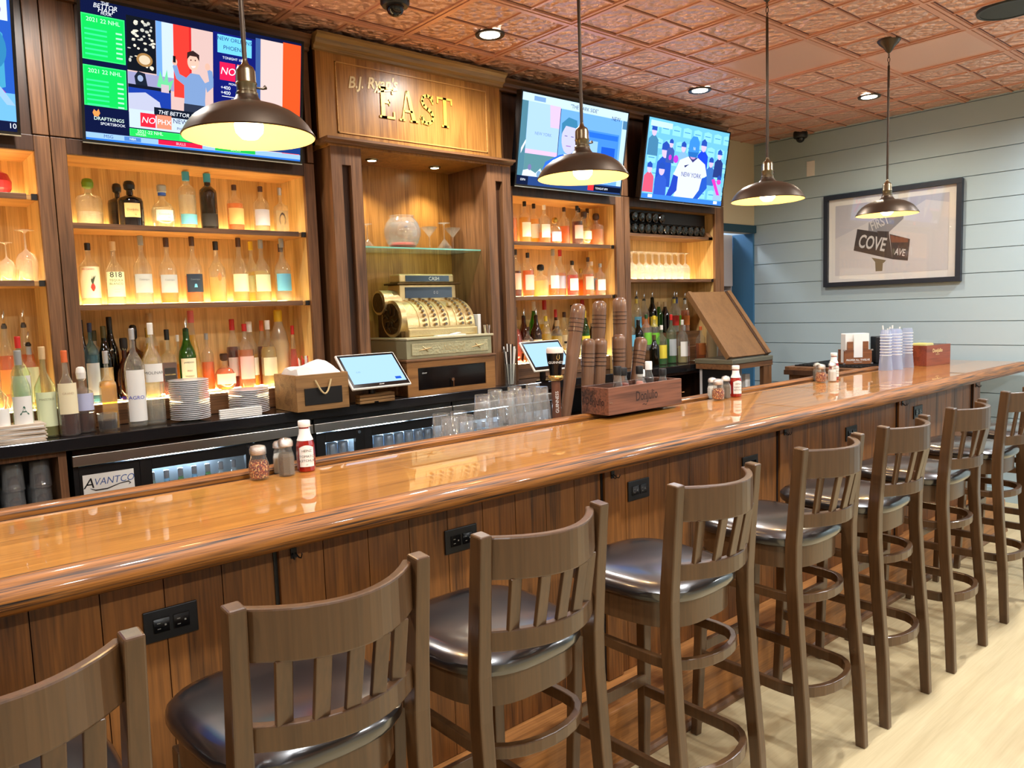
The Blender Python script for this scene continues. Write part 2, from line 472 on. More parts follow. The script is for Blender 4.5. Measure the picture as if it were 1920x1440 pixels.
# ================================================================= lamps in the ceiling
can_trim = mat('dark_bronze_trim', (70, 62, 54), 0.4, metal=0.7)
lens_on = emis('lamp_lens', (255, 246, 226), 22)
def downlight(x, y, label, power=38, col=(1.0, 0.95, 0.88), group=None):
    t = thing('recessed_downlight', label, 'ceiling light', (x, y, CEIL-0.014), 0, group)
    m = MB().lathe([(0.052, 0.0), (0.074, -0.004), (0.078, 0.002), (0.078, 0.006), (0.052, 0.006), (0.052, 0.0)], n=28, cap=False)
    m.build('trim_ring', can_trim, t, smooth=True)
    MB().lathe([(0.0005, -0.001), (0.052, -0.001), (0.052, 0.003), (0.0005, 0.003)], n=28).build('lens', lens_on, t, smooth=True)
    l = D.lights.new('downlight_beam', 'SPOT'); l.energy = power*2.2; l.color = col; l.spot_size = math.radians(168); l.spot_blend = 0.9; l.shadow_soft_size = 0.05
    lo = D.objects.new('downlight_beam', l); COL.objects.link(lo); lo.parent = t; lo.location = (0, 0, -0.03)
    return t
downlight(2.68, 3.20, 'bright recessed ceiling light just above and right of the gold sign panel', 34)
downlight(4.51, 3.20, 'small recessed ceiling light above the baseball television', 34)
downlight(5.70, 2.60, 'glaring recessed ceiling light nearest the blue siding wall', 14, (1.0, 0.88, 0.66))
downlight(0.70, 3.20, 'recessed ceiling light above the news show television', 24)
for i, x in enumerate((-0.9, 0.9, 2.7, 4.5, 6.0)):
    downlight(x, 1.08, 'recessed ceiling light over the customers side of the bar', 45, (0.94, 0.97, 1.0), group='recessed lights over the stools')
    downlight(x, -1.2, 'added unseen fill light deep in the dining room', 56, (0.90, 0.96, 1.0), group='added fill lights in the dining room')  # this row is out of view, added as fill light for the room

# pendants
bulbm = emis('warm_bulb', (255, 226, 170), 12)
def pendant(x, y, label):
    t = thing('pendant_lamp', label, 'lamp', (x, y, CEIL), 0, 'bronze pendant lamps over the bar')
    zr = 2.052-CEIL
    m = MB().lathe([(0.005, 0), (0.062, 0), (0.062, -0.006), (0.050, -0.022), (0.030, -0.040), (0.016, -0.062), (0.006, -0.072)], n=24)
    m.build('canopy', bronze, t, smooth=True)
    m = MB()
    m.tube([(0.007*math.cos(a), 0, -0.085+0.013*math.sin(a)) for a in [2*PI*k/12 for k in range(12)]], 0.002, 6, closed=True)
    m.tube([(0, 0.006*math.cos(a), -0.108+0.015*math.sin(a)) for a in [2*PI*k/12 for k in range(12)]], 0.002, 6, closed=True)
    m.tube([(0.006*math.cos(a), 0, -0.132+0.012*math.sin(a)) for a in [2*PI*k/12 for k in range(12)]], 0.002, 6, closed=True)
    m.build('chain_link', bronze, t, smooth=True)
    m = MB().tube([(0, 0, -0.14), (0, 0, zr+0.165)], 0.0062, 10); m.build('rod', bronze, t, smooth=True)
    m = MB().lathe([(0.006, 0.185), (0.010, 0.172), (0.020, 0.165), (0.0245, 0.155), (0.025, 0.128), (0.027, 0.124), (0.025, 0.120), (0.025, 0.103), (0.028, 0.100), (0.028, 0.094), (0.022, 0.090)], (0, 0, zr), n=24)
    s = m.build('socket', brassdark, t, smooth=True)
    m = MB().tube([(0.022, 0, zr+0.118), (0.044, 0, zr+0.118), (0.052, 0, zr+0.123)], [0.003, 0.003, 0.006], 8); m.build('switch_key', bronze, s, smooth=True)
    prof_o = [(0.026, 0.098), (0.031, 0.086), (0.040, 0.074), (0.050, 0.070), (0.070, 0.067), (0.092, 0.060), (0.115, 0.049), (0.136, 0.034), (0.152, 0.016), (0.163, -0.002), (0.168, -0.010)]
    m = MB().lathe(prof_o, (0, 0, zr), n=56, cap=False); m.mi(1)
    m.lathe([(r-0.003, z-0.003) for r, z in prof_o], (0, 0, zr), n=56, cap=False)
    m.mi(0).lathe([(0.168, -0.010), (0.165, -0.013)], (0, 0, zr), n=56, cap=False)
    sh = m.build('lamp_shade', [bronze, shadein], t, smooth=True)
    # keep outer skin outward and inner skin inward whatever recalc did
    m = MB().lathe([(0.001, -0.030), (0.020, -0.027), (0.034, -0.012), (0.037, 0.006), (0.032, 0.026), (0.018, 0.046), (0.013, 0.060), (0.012, 0.075)], (0, 0, zr+0.012), n=20)
    m.build('bulb', bulbm, t, smooth=True)
    l = D.lights.new('pendant_glow', 'POINT'); l.energy = 3.4; l.color = (1.0, 0.70, 0.36); l.shadow_soft_size = 0.035
    lo = D.objects.new('pendant_glow', l); COL.objects.link(lo); lo.parent = t; lo.location = (0, 0, zr-0.035)
    return t
for x, y, lab in ((0.845, 2.0, 'bronze dome pendant lamp hanging before the large news television'),
                  (2.095, 2.0, 'bronze dome pendant lamp hanging before the studio talk television'),
                  (3.345, 2.0, 'bronze dome pendant lamp hanging before the doorway and siding corner'),
                  (4.60, 1.99, 'dark dome pendant lamp hanging before the framed street sign photo')):
    pendant(x, y, lab)

# cameras and speaker on the ceiling
def dome_cam(x, y, label, s=1.0):
    t = thing('security_camera', label, 'camera', (x, y, CEIL))
    MB().lathe([(0.062*s, 0), (0.066*s, -0.02*s), (0.066*s, -0.05*s), (0.058*s, -0.062*s), (0.04*s, -0.064*s)], n=28).build('housing', black, t, smooth=True)
    MB().lathe([(0.041*s, -0.062*s), (0.040*s, -0.075*s), (0.031*s, -0.092*s), (0.016*s, -0.102*s), (0.001, -0.105*s)], n=24).build('dome', blackgloss, t, smooth=True)
    return t
dome_cam(2.01, 3.06, 'black dome security camera on the ceiling above the gold sign', 1.0)
dome_cam(6.38, 3.50, 'small black dome security camera in the corner by the siding wall', 0.9)
t = thing('ceiling_speaker', 'round dark ceiling speaker at the top right', 'speaker', (4.62, 1.40, CEIL-0.013))
MB().lathe([(0.001, 0.0), (0.13, 0.0), (0.13, 0.012), (0.001, 0.012)], n=40).build('speaker_grille', mat('speaker_grille', (52, 58, 56), 0.7), t, smooth=True)
MB().lathe([(0.13, -0.003), (0.145, -0.002), (0.148, 0.006), (0.148, 0.013), (0.13, 0.013), (0.13, -0.003)], n=40, cap=False).build('rim', mat('speaker_rim', (40, 44, 42), 0.5), t, smooth=True)

# ================================================================= the bar
bar = thing('bar_counter', 'long oak bar front of vertical boards with a boxed foot step', 'bar', (0, 0, 0))
BX0, BX1, BP = -2.6, 5.70, 1.84
mods = [-2.6, -1.63, -0.43, 0.77, 1.98, 3.15, 4.40, 5.535, 5.70]
m = MB()
for a, b2 in zip(mods[:-1], mods[1:]):
    n = max(1, round((b2-a)/0.137)); wd = (b2-a)/n
    for k in range(n):
        m.box(a+k*wd+0.0012, a+(k+1)*wd-0.0012, BP, BP+0.03, 0.215, 0.998)
m.box(BX0, BX1-0.002, BP+0.02, 2.40, 0.215, 0.995)
m.build('front_panel', barpanel, bar)
for x in mods[1:-1]:
    MB().box(x+0.006, x+0.085, BP-0.014, BP, 0.215, 0.998).build('batten', barpanel, bar, bevel=0.002)
    MB().box(x-0.004, x+0.006, BP-0.003, BP, 0.215, 0.998).build('joint_strip', black, bar)
m = MB().box(BX0, BX1, 1.675, BP+0.02, 0.02, 0.213).box(BX0, BX1, BP+0.02, 2.40, 0.0, 0.21)
m.build('foot_step', wood('foot_step_oak', (104, 62, 28), (170, 112, 58), 'X', rough=0.4), bar, bevel=0.006)
MB().prism([(1.655, 0.0), (1.675, 0.0), (1.675, 0.03), (1.665, 0.026), (1.657, 0.015)], BX0, BX1).build('quarter_round', walnut_h, bar, smooth=False)
# varnished top: a separate piece with a moulded nose and a rear rail
top = thing('bar_countertop', 'long glossy varnished oak bar top with rounded front rail', 'bar top', (0, 0, 0))
TX0, TX1 = -2.7, 6.40
MB().box(TX0, TX1, 1.815, 2.345, 1.0, BT).build('slab', bartop, top)
nose = [(1.815, 1.0), (1.815, 1.07), (1.802, 1.0715), (1.790, 1.070), (1.776, 1.064), (1.764, 1.054), (1.757, 1.042), (1.755, 1.028), (1.759, 1.014), (1.768, 1.004), (1.780, 1.0)]
MB().prism(nose, TX0, TX1).build('front_rail', barnose, top, smooth=True)
MB().box(TX0, 5.45, 2.345, 2.385, 1.0, 1.064).build('drip_gutter', mat('dark_gutter', (48, 28, 20), 0.5), top)
MB().prism([(2.385, 1.0), (2.385, 1.078), (2.392, 1.086), (2.402, 1.088), (2.428, 1.088), (2.436, 1.082), (2.438, 1.07), (2.438, 1.0)], TX0, 5.45).build('rear_rail', barnose, top, smooth=True)
m = MB()
x = TX0+0.02
while x < 5.43:
    m.box(x, x+0.009, 2.347, 2.352, 1.064, 1.0695); x += 0.018
o = m.build('gutter_beading', mat('bead_dark', (40, 26, 20), 0.4), top)
MB().box(5.45, TX1, 2.345, 2.44, 1.0, BT).build('end_slab', bartop, top)

# outlets and hooks on the bar front
def outlet(x, z, label):
    t = thing('power_outlet', label, 'outlet', (x, BP-0.0005, z), 0, 'black outlets on the bar front')
    MB().box(-0.060, 0.060, -0.006, 0, -0.037, 0.037).build('cover_plate', black, t, bevel=0.002)
    for sx in (-0.022, 0.022): MB().box(sx-0.018, sx+0.018, -0.009, -0.005, -0.017, 0.017).build('socket', blackgloss, t, bevel=0.001)
    for sx in (-0.022, 0.022):
        MB().box(sx-0.010, sx-0.003, -0.0096, -0.0088, 0.005, 0.0065).box(sx-0.010, sx-0.003, -0.0096, -0.0088, -0.008, -0.0065).box(sx+0.006, sx+0.010, -0.0096, -0.0088, -0.002, 0.002).build('slot', mat('slot_metal', (170, 168, 160), 0.4, metal=0.6), t)
olabs = ['black outlet under the bar top nearest the left edge', 'black outlet behind the third stool back',
         'black outlet between the third and fourth stools', 'black outlet left of the fifth stool back', 'black outlet between the fifth and sixth stool backs', 'black outlet left of the last full stool']
for (u, v), lab in zip(((320, 1165), (863, 1010), (1196, 917), (1405, 870), (1595, 812), (1720, 772)), olabs):
    p = P(u, v, 'y', BP); outlet(p.x, p.z, lab)
for i, x in enumerate(mods[1:-1]):
    t = thing('purse_hook', 'small black double hook under the bar top', 'hook', (min(x+0.045, 5.66), BP-0.0145, 0.972), 0, 'black purse hooks under the bar top')
    MB().box(-0.008, 0.008, -0.003, 0, -0.013, 0.013).build('plate', black, t)
    mk = MB()
    for s in (-1, 1):
        mk.tube([(s*0.004, -0.003, 0.0), (s*0.007, -0.014, -0.010), (s*0.009, -0.024, -0.010), (s*0.010, -0.028, 0.0), (s*0.010, -0.026, 0.004)], 0.0018, 6)
    mk.build('prong', black, t, smooth=True)

# ================================================================= bar stools
def make_stool():
    t = thing('bar_stool', 'x', 'stool', (0, 0, 0), 0, 'slat back bar stools along the bar')
    for s in (-1, 1):
        # rear post in one bent piece
        pts = [(s*0.183, -0.235, 0.0), (s*0.181, -0.222, 0.25), (s*0.178, -0.200, 0.50), (s*0.176, -0.186, 0.70), (s*0.176, -0.186, 0.80), (s*0.176, -0.196, 0.93), (s*0.178, -0.213, 1.112)]
        MB().bar(pts, 0.034, 0.040, up=(0, 1, 0), taper=[0.86, 0.95, 1.0, 1.05, 1.05, 1.0, 0.92]).build('rear_post', stoolwood, t, bevel=0.004)
        pts = [(s*0.175, 0.205, 0.0), (s*0.165, 0.190, 0.35), (s*0.158, 0.180, 0.70)]
        MB().bar(pts, 0.036, 0.036, up=(0, 1, 0), taper=[0.8, 0.95, 1.05]).build('front_leg', stoolwood, t, bevel=0.004)
    def arc(z0, hw, y_end, bulge, n=14):
        return [(hw*(-1+2*k/n), y_end - bulge*(1-(-1+2*k/n)**2), z0) for k in range(n+1)]
    MB().bar(arc(1.055, 0.168, -0.190, 0.092), 0.020, 0.092).build('top_rail', stoolwood, t, bevel=0.004)
    MB().bar(arc(0.872, 0.168, -0.182, 0.074), 0.020, 0.046).build('lower_back_rail', stoolwood, t, bevel=0.003)
    for k in range(5):
        q = -0.66+1.32*k/4
        a = (q*0.168, -0.182-0.074*(1-q*q), 0.893); b_ = (q*0.168*1.02, -0.190-0.092*(1-q*q), 1.012)
        tx = 0
        m = MB().bar([a, b_], 0.030, 0.011, up=(tx*0.4, -1, 0)); m.build('back_slat', stoolwood, t, bevel=0.002)
    # seat outline (rounded trapezoid)
    def outline(k=1.0, off=0.0, n=40):
        pts = []
        for i in range(n):
            a = 2*PI*i/n
            c, s_ = math.cos(a), math.sin(a)
            e = 0.62
            px = math.copysign(abs(c)**e, c); py = math.copysign(abs(s_)**e, s_)
            wd = 0.196 + 0.016*py
            pts.append(((wd+off)*px*k, 0.012+(0.212+off)*py*k))
        return pts
    def ring_stack(levels, name, material, n=40, cap=True):
        vs = []; fs = []
        for off, z_ in levels:
            for px, py in outline(1.0, off): vs.append((px, py, z_))
        for i in range(len(levels)-1):
            for k in range(n):
                k2 = (k+1) % n; fs.append((i*n+k, i*n+k2, (i+1)*n+k2, (i+1)*n+k))
        fs.append(tuple(range(n))[::-1]); fs.append(tuple((len(levels)-1)*n+k for k in range(n)))
        return MB().add(vs, fs).build(name, material, t, smooth=True)
    ring_stack([(-0.020, 0.700), (-0.012, 0.702), (-0.012, 0.772), (-0.018, 0.774)], 'seat_apron', stoolwood)
    ring_stack([(-0.012, 0.774), (0.002, 0.778), (0.008, 0.790), (0.006, 0.804), (-0.006, 0.816), (-0.030, 0.824), (-0.080, 0.829), (-0.150, 0.831)], 'seat_cushion', vinyl)
    # bent hoops
    def hoop(z0, hw, yf, yb, h, w_):
        pts = [(-hw, yf, z0)]
        n = 12
        for k in range(n+1):
            a = PI - PI*k/n + 0
            pts.append((hw*math.cos(a), yb + hw*0.55 - (hw*0.75)*math.sin(a)**0.8 if 0 < k < n else yb+hw*0.55, z0))
        pts.append((hw, yf, z0))
        return MB().bar(pts, w_, h)
    hoop(0.605, 0.150, 0.17, -0.190, 0.030, 0.020).build('upper_hoop', stoolwood, t, bevel=0.003)
    hoop(0.300, 0.160, 0.18, -0.215, 0.036, 0.020).build('lower_hoop', stoolwood, t, bevel=0.003)
    MB().bar([(-0.155, 0.182, 0.34), (0.155, 0.182, 0.34)], 0.020, 0.036).build('foot_rail', stoolwood, t, bevel=0.003)
    return t
stool0 = make_stool(); index_kids()
stools = [(0.10, 1.425, 0.02, 'dark wood bar stool cut off at the bottom left corner'),
          (0.610, 1.420, 0.0, 'dark wood slat back stool beside the nearest black outlet, second from the left'),
          (1.130, 1.435, 0.0, 'dark wood slat back stool at centre bottom, third from the left'),
          (1.745, 1.410, 0.0, 'dark wood slat back stool fourth from the left, golden sheen on its seat'),
          (2.40, 1.418, -0.03, 'dark wood slat back stool pushed closer to the bar, fifth from the left'),
          (2.940, 1.410, 0.0, 'dark wood slat back stool sixth from the left'),
          (3.552, 1.405, 0.0, 'dark wood slat back stool seventh from the left'),
          (4.25, 1.42, 0.0, 'dark wood slat back stool under the end of the bar front, eighth from the left'),
          (4.90, 1.42, 0.0, 'dark wood slat back stool at the right edge, beyond all the others')]
for i, (x, y, a, lab) in enumerate(stools):
    o = stool0 if i == 0 else copy_tree(stool0)
    o.location = (x, y, 0); o.rotation_euler = (0, 0, a); o['label'] = lab
# ================================================================= back bar cabinets
ledstrip = emis('led_strip', (255, 222, 160), 26)
honey_h = wood('honey_oak_board', (150, 100, 48), (205, 155, 90), 'X', rough=0.45)
def cabinet(label, x0, x1, a, b, shelves, up_l, up_r, riser=True, hi=None):
    """x0..x1 outer, a..b the opening, shelves = top heights, up_l/up_r = edges of the dark television bay"""
    t = thing('back_bar_cabinet', label, 'cabinet', (x0, YF, ZC), 0)
    def bld(m, *args, **k): return m.at((-x0, -YF, -ZC)) and None
    ox, oy, oz = x0, YF, ZC
    def B(m, *c):
        m.box(c[0]-ox, c[1]-ox, c[2]-oy, c[3]-oy, c[4]-oz, c[5]-oz); return m
    TOP = 2.285
    YI = 4.0
    B(MB(), x0+0.002, a, YF, YF+0.022, ZC+0.001, 2.349).build('stile', walnut, t, bevel=0.002)
    B(MB(), b, x1-0.002, YF, YF+0.022, ZC+0.001, 2.349).build('stile', walnut, t, bevel=0.002)
    B(MB(), a, b, YF, YF+0.022, TOP, 2.349).build('top_rail', darkoak, t, bevel=0.002)
    B(MB(), x0+0.002, a, YF+0.022, YI, ZC+0.001, 2.349).build('side_panel', honey, t)
    B(MB(), b, x1-0.002, YF+0.022, YI, ZC+0.001, 2.349).build('side_panel', honey, t)
    B(MB(), x0+0.002, x1-0.002, YI, YB-0.002, ZC+0.001, CEIL-0.02).build('back_panel', honey, t)
    B(MB(), a, b, YF+0.022, YI, TOP, TOP+0.02).build('top_board', honey_h, t)
    for z in shelves:
        s = B(MB(), a+0.001, b-0.001, YF+0.028, YI-0.001, z-0.020, z).build('shelf', honey_h, t)
        B(MB(), a+0.001, b-0.04, YF+0.018, YF+0.028, z-0.021, z+0.003).build('shelf_edge', walnut_h, s, bevel=0.001)
        B(MB(), b-0.022, b-0.001, YF+0.020, YF+0.036, z-0.022, z+0.003).build('shelf_clip', black, s)
        B(MB(), a+0.01, b-0.04, YF+0.036, YF+0.052, z, z+0.003).build('led_strip', ledstrip, s)
        B(MB(), a+0.01, b-0.02, YI-0.025, YI-0.010, z, z+0.006).build('led_strip', ledstrip, s)
    if riser:
        B(MB(), a+0.002, b-0.002, 3.80, YI-0.001, ZC+0.001, 1.210).build('bottle_step', walnut_h, t, bevel=0.002)
        B(MB(), a+0.01, b-0.01, 3.806, 3.822, 1.210, 1.214).build('led_strip', ledstrip, t)
        B(MB(), a+0.01, b-0.01, YI-0.022, YI-0.006, 1.210, 1.216).build('led_strip', ledstrip, t)
    # upper part with the television bay
    B(MB(), x0+0.002, up_l, YF, YF+0.022, 2.354, 2.935).build('upper_stile', walnut, t, bevel=0.002)
    if up_r < x1-0.004: B(MB(), up_r, x1-0.002, YF, YF+0.022, 2.354, 2.935).build('upper_stile', walnut, t, bevel=0.002)
    B(MB(), x0+0.002, x1-0.002, YF+0.022, YF+0.04, 2.354, 2.935).build('bay_panel', darkoak, t)
    B(MB(), x0+0.002, x1-0.002, YF+0.04, YI, 2.354, 2.37).build('bay_floor', darkoak, t)
    B(MB(), x0+0.002, x1-0.002, YF-0.002, YI, 2.93, CEIL-0.013).build('fascia', darkoak, t)
    MB().prism([(YF-0.002-oy, 2.905-oz), (YF-0.018-oy, 2.908-oz), (YF-0.020-oy, 2.922-oz), (YF-0.034-oy, 2.932-oz), (YF-0.038-oy, 2.952-oz), (YF-0.056-oy, 2.966-oz), (YF-0.056-oy, 2.978-oz), (YF-0.002-oy, 2.978-oz)], 0.002, x1-x0-0.002).build('crown_moulding', walnut_h, t, smooth=True)
    return t
cab1 = cabinet('lit oak back bar cabinet at the left edge with only a few wine glasses', -0.475, 0.715, -0.415, 0.655, [2.11, 1.755], -0.40, 0.655)
cab2 = cabinet('lit oak back bar cabinet with three rows of bottles under the large television', 0.715, 1.905, 0.773, 1.846, [2.000, 1.650], 0.845, 1.87)
cab3 = cabinet('lit oak back bar cabinet packed with amber bottles right of the cash register', 3.155, 4.313, 3.255, 4.222, [2.000, 1.648], 3.19, 4.235)
cab4 = cabinet('oak back bar cabinet with the wine rack and row of stemmed glasses', 4.313, 5.555, 4.375, 5.432, [1.760], 4.36, 5.53, riser=False)
MB().box(0.064, 1.118, 0.155, 0.279, 0.001, 0.230).build('bottle_step', walnut_h, cab4)
MB().box(0.064, 1.118, 0.060, 0.154, 0.001, 0.110).build('bottle_step', walnut_h, cab4)
# wine rack in the last cabinet
t = thing('wine_rack', 'black wine rack under the baseball television', 'rack', (4.375, YF, 2.10))
MB().box(0.001, 1.055, 0.024, 0.278, -0.022, -0.002).build('base_board', walnut_h, t)
MB().box(0.001, 1.055, 0.10, 0.110, 0.0, 0.180).build('dark_back', black, t)
MB().prism([(0.024, -0.022), (0.024, 0.0), (0.06, 0.04), (0.10, 0.04), (0.10, -0.022)], 1.0, 1.054).build('end_block', walnut_h, t)
for z_ in (0.0545, 0.1365):
    MB().tube([(0.004, 0.070, z_-0.052), (0.998, 0.070, z_-0.052)], 0.003, 6).build('rack_rail', blackgloss, t, smooth=True)
rackglass = mat('dark_bottle_glass', (16, 20, 16), 0.08, coat=0.6)
wb = MB().at((0, 0, 0)).lathe([(0.001, 0.006), (0.020, 0.004), (0.030, 0.0), (0.037, 0.004), (0.037, 0.025), (0.034, 0.03)], n=20).mesh('wine_bottle', rackglass)
capm = mat('bottle_foil', (120, 112, 84), 0.3, metal=0.6)
def rack_bottle(x, z, lab, foil):
    o = D.objects.new('wine_bottle', wb); COL.objects.link(o)
    o.location = (x, YF+0.050, z); o.rotation_euler = (-PI/2+0.0, 0, 0)
    tag(o, lab, 'bottle', lab.split(' lying')[0]+'s in the '+('lower' if 'lower' in lab else 'upper')+' row of the rack')
    return o
for k in range(13):
    rack_bottle(4.42+0.076*k, 2.143, 'dark wine bottle lying in the lower row of the black rack', False)
for k in range(5):
    rack_bottle(4.50+0.080*k, 2.225, 'dark wine bottle lying in the upper row of the black rack', False)

# ---------------------------------------------------------------- centre hutch with the sign
hx0, hx1 = 1.915, 3.150
t = thing('register_hutch', 'tall oak niche with pillars and gold letter sign around the cash register', 'hutch', (hx0, 3.60, ZC))
def H(m, x0, x1, y0, y1, z0, z1): m.box(x0-hx0, x1-hx0, y0-3.60, y1-3.60, z0-ZC, z1-ZC); return m
for (a, b) in ((1.945, 2.12), (2.965, 3.148)):
    c = (a+b)/2
    m = H(MB(), a, c-0.026, 3.615, 3.655, ZC+0.001, 2.43); H(m, c+0.026, b, 3.615, 3.655, ZC+0.001, 2.43)
    H(m, c-0.026, c+0.026, 3.615, 3.655, 2.34, 2.43); H(m, c-0.026, c+0.026, 3.615, 3.655, ZC+0.001, ZC+0.2)
    H(m, a, b, 3.655, 4.0, ZC+0.001, 2.43)
    m.build('pillar', walnut, t)
    H(MB(), c-0.026, c+0.026, 3.647, 3.653, ZC+0.2, 2.34).build('slot_inlay', darkoak, t)
H(MB(), 2.12, 2.965, 4.0, YB-0.002, ZC+0.001, 2.46).build('back_panel', signwood, t)
H(MB(), 1.935, 3.148, 3.615, 4.0, 2.43, 2.455).build('niche_ceiling', signwood, t)
MB().prism([(-0.035, 1.345-0.0), (-0.035, 1.357), (0.0, 1.357), (0.10, 1.357), (0.10, 1.330), (-0.008, 1.330), (-0.012, 1.338)], -0.009, 1.238).build('ledge', walnut_h, t)
H(MB(), 1.922, 3.14, 3.68, 3.70, 2.468, 2.925).build('sign_panel', signwood, t)
H(MB(), 1.922, 3.14, 3.70, 4.0, 2.468, CEIL-0.013).build('sign_box', darkoak, t)
m = MB()
for (a, b, c, d) in ((2.03, 3.03, 2.515, 2.521), (2.03, 3.03, 2.868, 2.874), (2.03, 2.036, 2.515, 2.874), (3.024, 3.03, 2.515, 2.874)):
    H(m, a, b, 3.675, 3.681, c, d)
m.build('panel_moulding', wood('pale_bead', (170, 120, 60), (214, 164, 96), 'X', rough=0.3), t)
MB().prism([(0.08, 1.800), (0.062, 1.803), (0.060, 1.818), (0.040, 1.828), (0.034, 1.850), (0.012, 1.862), (0.012, 1.876), (0.08, 1.876)], -0.008, 1.238).build('crown_moulding', wood('crown_oak', (110, 84, 50), (170, 138, 88), 'X', rough=0.35), t, smooth=True)
goldpaint = mat('gold_letter_paint', (226, 190, 84), 0.35, metal=0.25)
palegold = mat('pale_gold_letter_paint', (214, 190, 140), 0.4, metal=0.2)
# EAST in slab serif strokes
def serif_letters():
    S = {}
    hs, sw, sh = 1.0, 0.17, 0.07
    S['E'] = (0.78, [(0, 0.34, 0, sh), (0.08, 0.25, 0, 1), (0, 0.34, 1-sh, 1), (0.25, 0.72, 0, sh), (0.64, 0.72, sh, 0.24), (0.25, 0.66, 1-sh, 1), (0.60, 0.66, 0.80, 1-sh), (0.25, 0.50, 0.48, 0.56), (0.45, 0.50, 0.42, 0.62)])
    S['T'] = (0.86, [(0.0, 0.80, 1-sh, 1), (0, 0.08, 0.78, 1-sh), (0.72, 0.80, 0.78, 1-sh), (0.32, 0.49, 0, 1), (0.22, 0.59, 0, sh)])
    return S
SL = serif_letters()
m = MB()
lh, lw = 0.165, 0.135
def lp(x0, z0, q): return (x0+q[0]*lw, z0+q[1]*lh)
cx = 2.285-hx0; z0 = 2.625-ZC; yb_, yf_ = 0.0795, 0.074
def rects(ch, x0):
    for (a, b, c, d) in SL[ch][1]:
        m.prism([lp(x0, z0, (a, c)), lp(x0, z0, (b, c)), lp(x0, z0, (b, d)), lp(x0, z0, (a, d))], yf_, yb_, 'Y')
rects('E', cx)
ax = cx+0.125
for poly in ([(0.10, 0.0), (0.17, 0.0), (0.43, 1.0), (0.36, 1.0)], [(0.36, 1.0), (0.50, 1.0), (0.80, 0.0), (0.62, 0.0)], [(0.22, 0.30), (0.22, 0.37), (0.64, 0.37), (0.66, 0.30)], [(0.0, 0.0), (0.28, 0.0), (0.28, 0.06), (0.0, 0.06)], [(0.52, 0.0), (0.92, 0.0), (0.92, 0.06), (0.52, 0.06)]):
    m.prism([lp(ax, z0, q) for q in poly], yf_, yb_, 'Y')
sx_ = ax+0.140
pts = []
for k in range(25):
    u = k/24; a = PI*0.35 + u*PI*1.15 if u < 0.5 else 0
    pass
spine = [(0.62, 0.80), (0.52, 0.93), (0.34, 0.965), (0.16, 0.90), (0.10, 0.76), (0.18, 0.62), (0.36, 0.53), (0.54, 0.44), (0.63, 0.29), (0.58, 0.13), (0.38, 0.035), (0.18, 0.06), (0.06, 0.20)]
for q0, q1 in zip(spine[:-1], spine[1:]):
    dx, dz = q1[0]-q0[0], q1[1]-q0[1]; ln = math.hypot(dx, dz); th = 0.055
    nx, nz = -dz/ln*th*1.2, dx/ln*th
    e = 0.03; ex, ez = dx/ln*e, dz/ln*e
    m.prism([lp(sx_, z0, (q0[0]-ex+nx, q0[1]-ez+nz)), lp(sx_, z0, (q1[0]+ex+nx, q1[1]+ez+nz)), lp(sx_, z0, (q1[0]+ex-nx, q1[1]+ez-nz)), lp(sx_, z0, (q0[0]-ex-nx, q0[1]-ez-nz))], yf_, yb_, 'Y')
m.prism([lp(sx_, z0, q) for q in ((0.60, 0.70), (0.67, 0.70), (0.67, 1.0), (0.62, 1.0))], yf_, yb_, 'Y')
m.prism([lp(sx_, z0, q) for q in ((0.03, 0.0), (0.08, 0.0), (0.10, 0.28), (0.03, 0.28))], yf_, yb_, 'Y')
rects('T', sx_+0.115)
m.build('sign_lettering', goldpaint, t)
lettering("B.J. Ryan's", 0.082, palegold, t, face_my((0.335, 0.0775, 2.795-ZC)) @ Matrix.Rotation(0.12, 4, 'Z'), sx=0.92, shear=0.35, bold=0.0016)
m = MB().prism([(0.36, 2.752-ZC), (0.49, 2.782-ZC), (0.49, 2.790-ZC), (0.36, 2.762-ZC)], 0.074, 0.0795, 'Y'); m.build('sign_underline', palegold, t)
# two puck lights in the niche ceiling
for (u, v), lab in (((697, 299), 'left small puck light in the niche ceiling'), ((815, 313), 'right small puck light in the niche ceiling')):
    p = P(u, v, 'z', 2.43)
    k = thing('puck_light', lab, 'light', (p.x, p.y, 2.4225))
    MB().lathe([(0.024, -0.001), (0.034, 0.0), (0.036, 0.007), (0.024, 0.007), (0.024, -0.001)], n=24, cap=False).build('trim_ring', brassdark, k, smooth=True)
    MB().lathe([(0.001, 0.0), (0.024, 0.0), (0.024, 0.005), (0.001, 0.005)], n=24).build('lens', emis('puck_lens', (255, 240, 200), 30), k)
    l = D.lights.new('puck_beam', 'SPOT'); l.energy = 14; l.color = (1, 0.9, 0.66); l.spot_size = 1.9; l.spot_blend = 0.7; l.shadow_soft_size = 0.02
    lo = D.objects.new('puck_beam', l); COL.objects.link(lo); lo.parent = k; lo.location = (0, 0, -0.01)
# glass shelf in the niche
gshelf = glass('green_edge_glass', (222, 244, 234), body=0.08)
t = thing('glass_shelf', 'thin green edged glass shelf across the niche', 'shelf', (2.121, 3.70, 1.93))
MB().box(0, 0.843, 0, 0.298, 0, 0.008).build('pane', gshelf, t)
MB().box(0, 0.843, -0.001, 0.0, 0, 0.008).build('polished_edge', mat('green_glass_edge', (120, 190, 170), 0.1, coat=1), t)

# ================================================================= back counter
t = thing('back_counter', 'black granite counter top along the back bar', 'counter', (-0.9, 3.535, ZC))
MB().box(0, 6.02, 0, 0.493, -0.052, 0).build('granite_slab', stone, t, bevel=0.004)
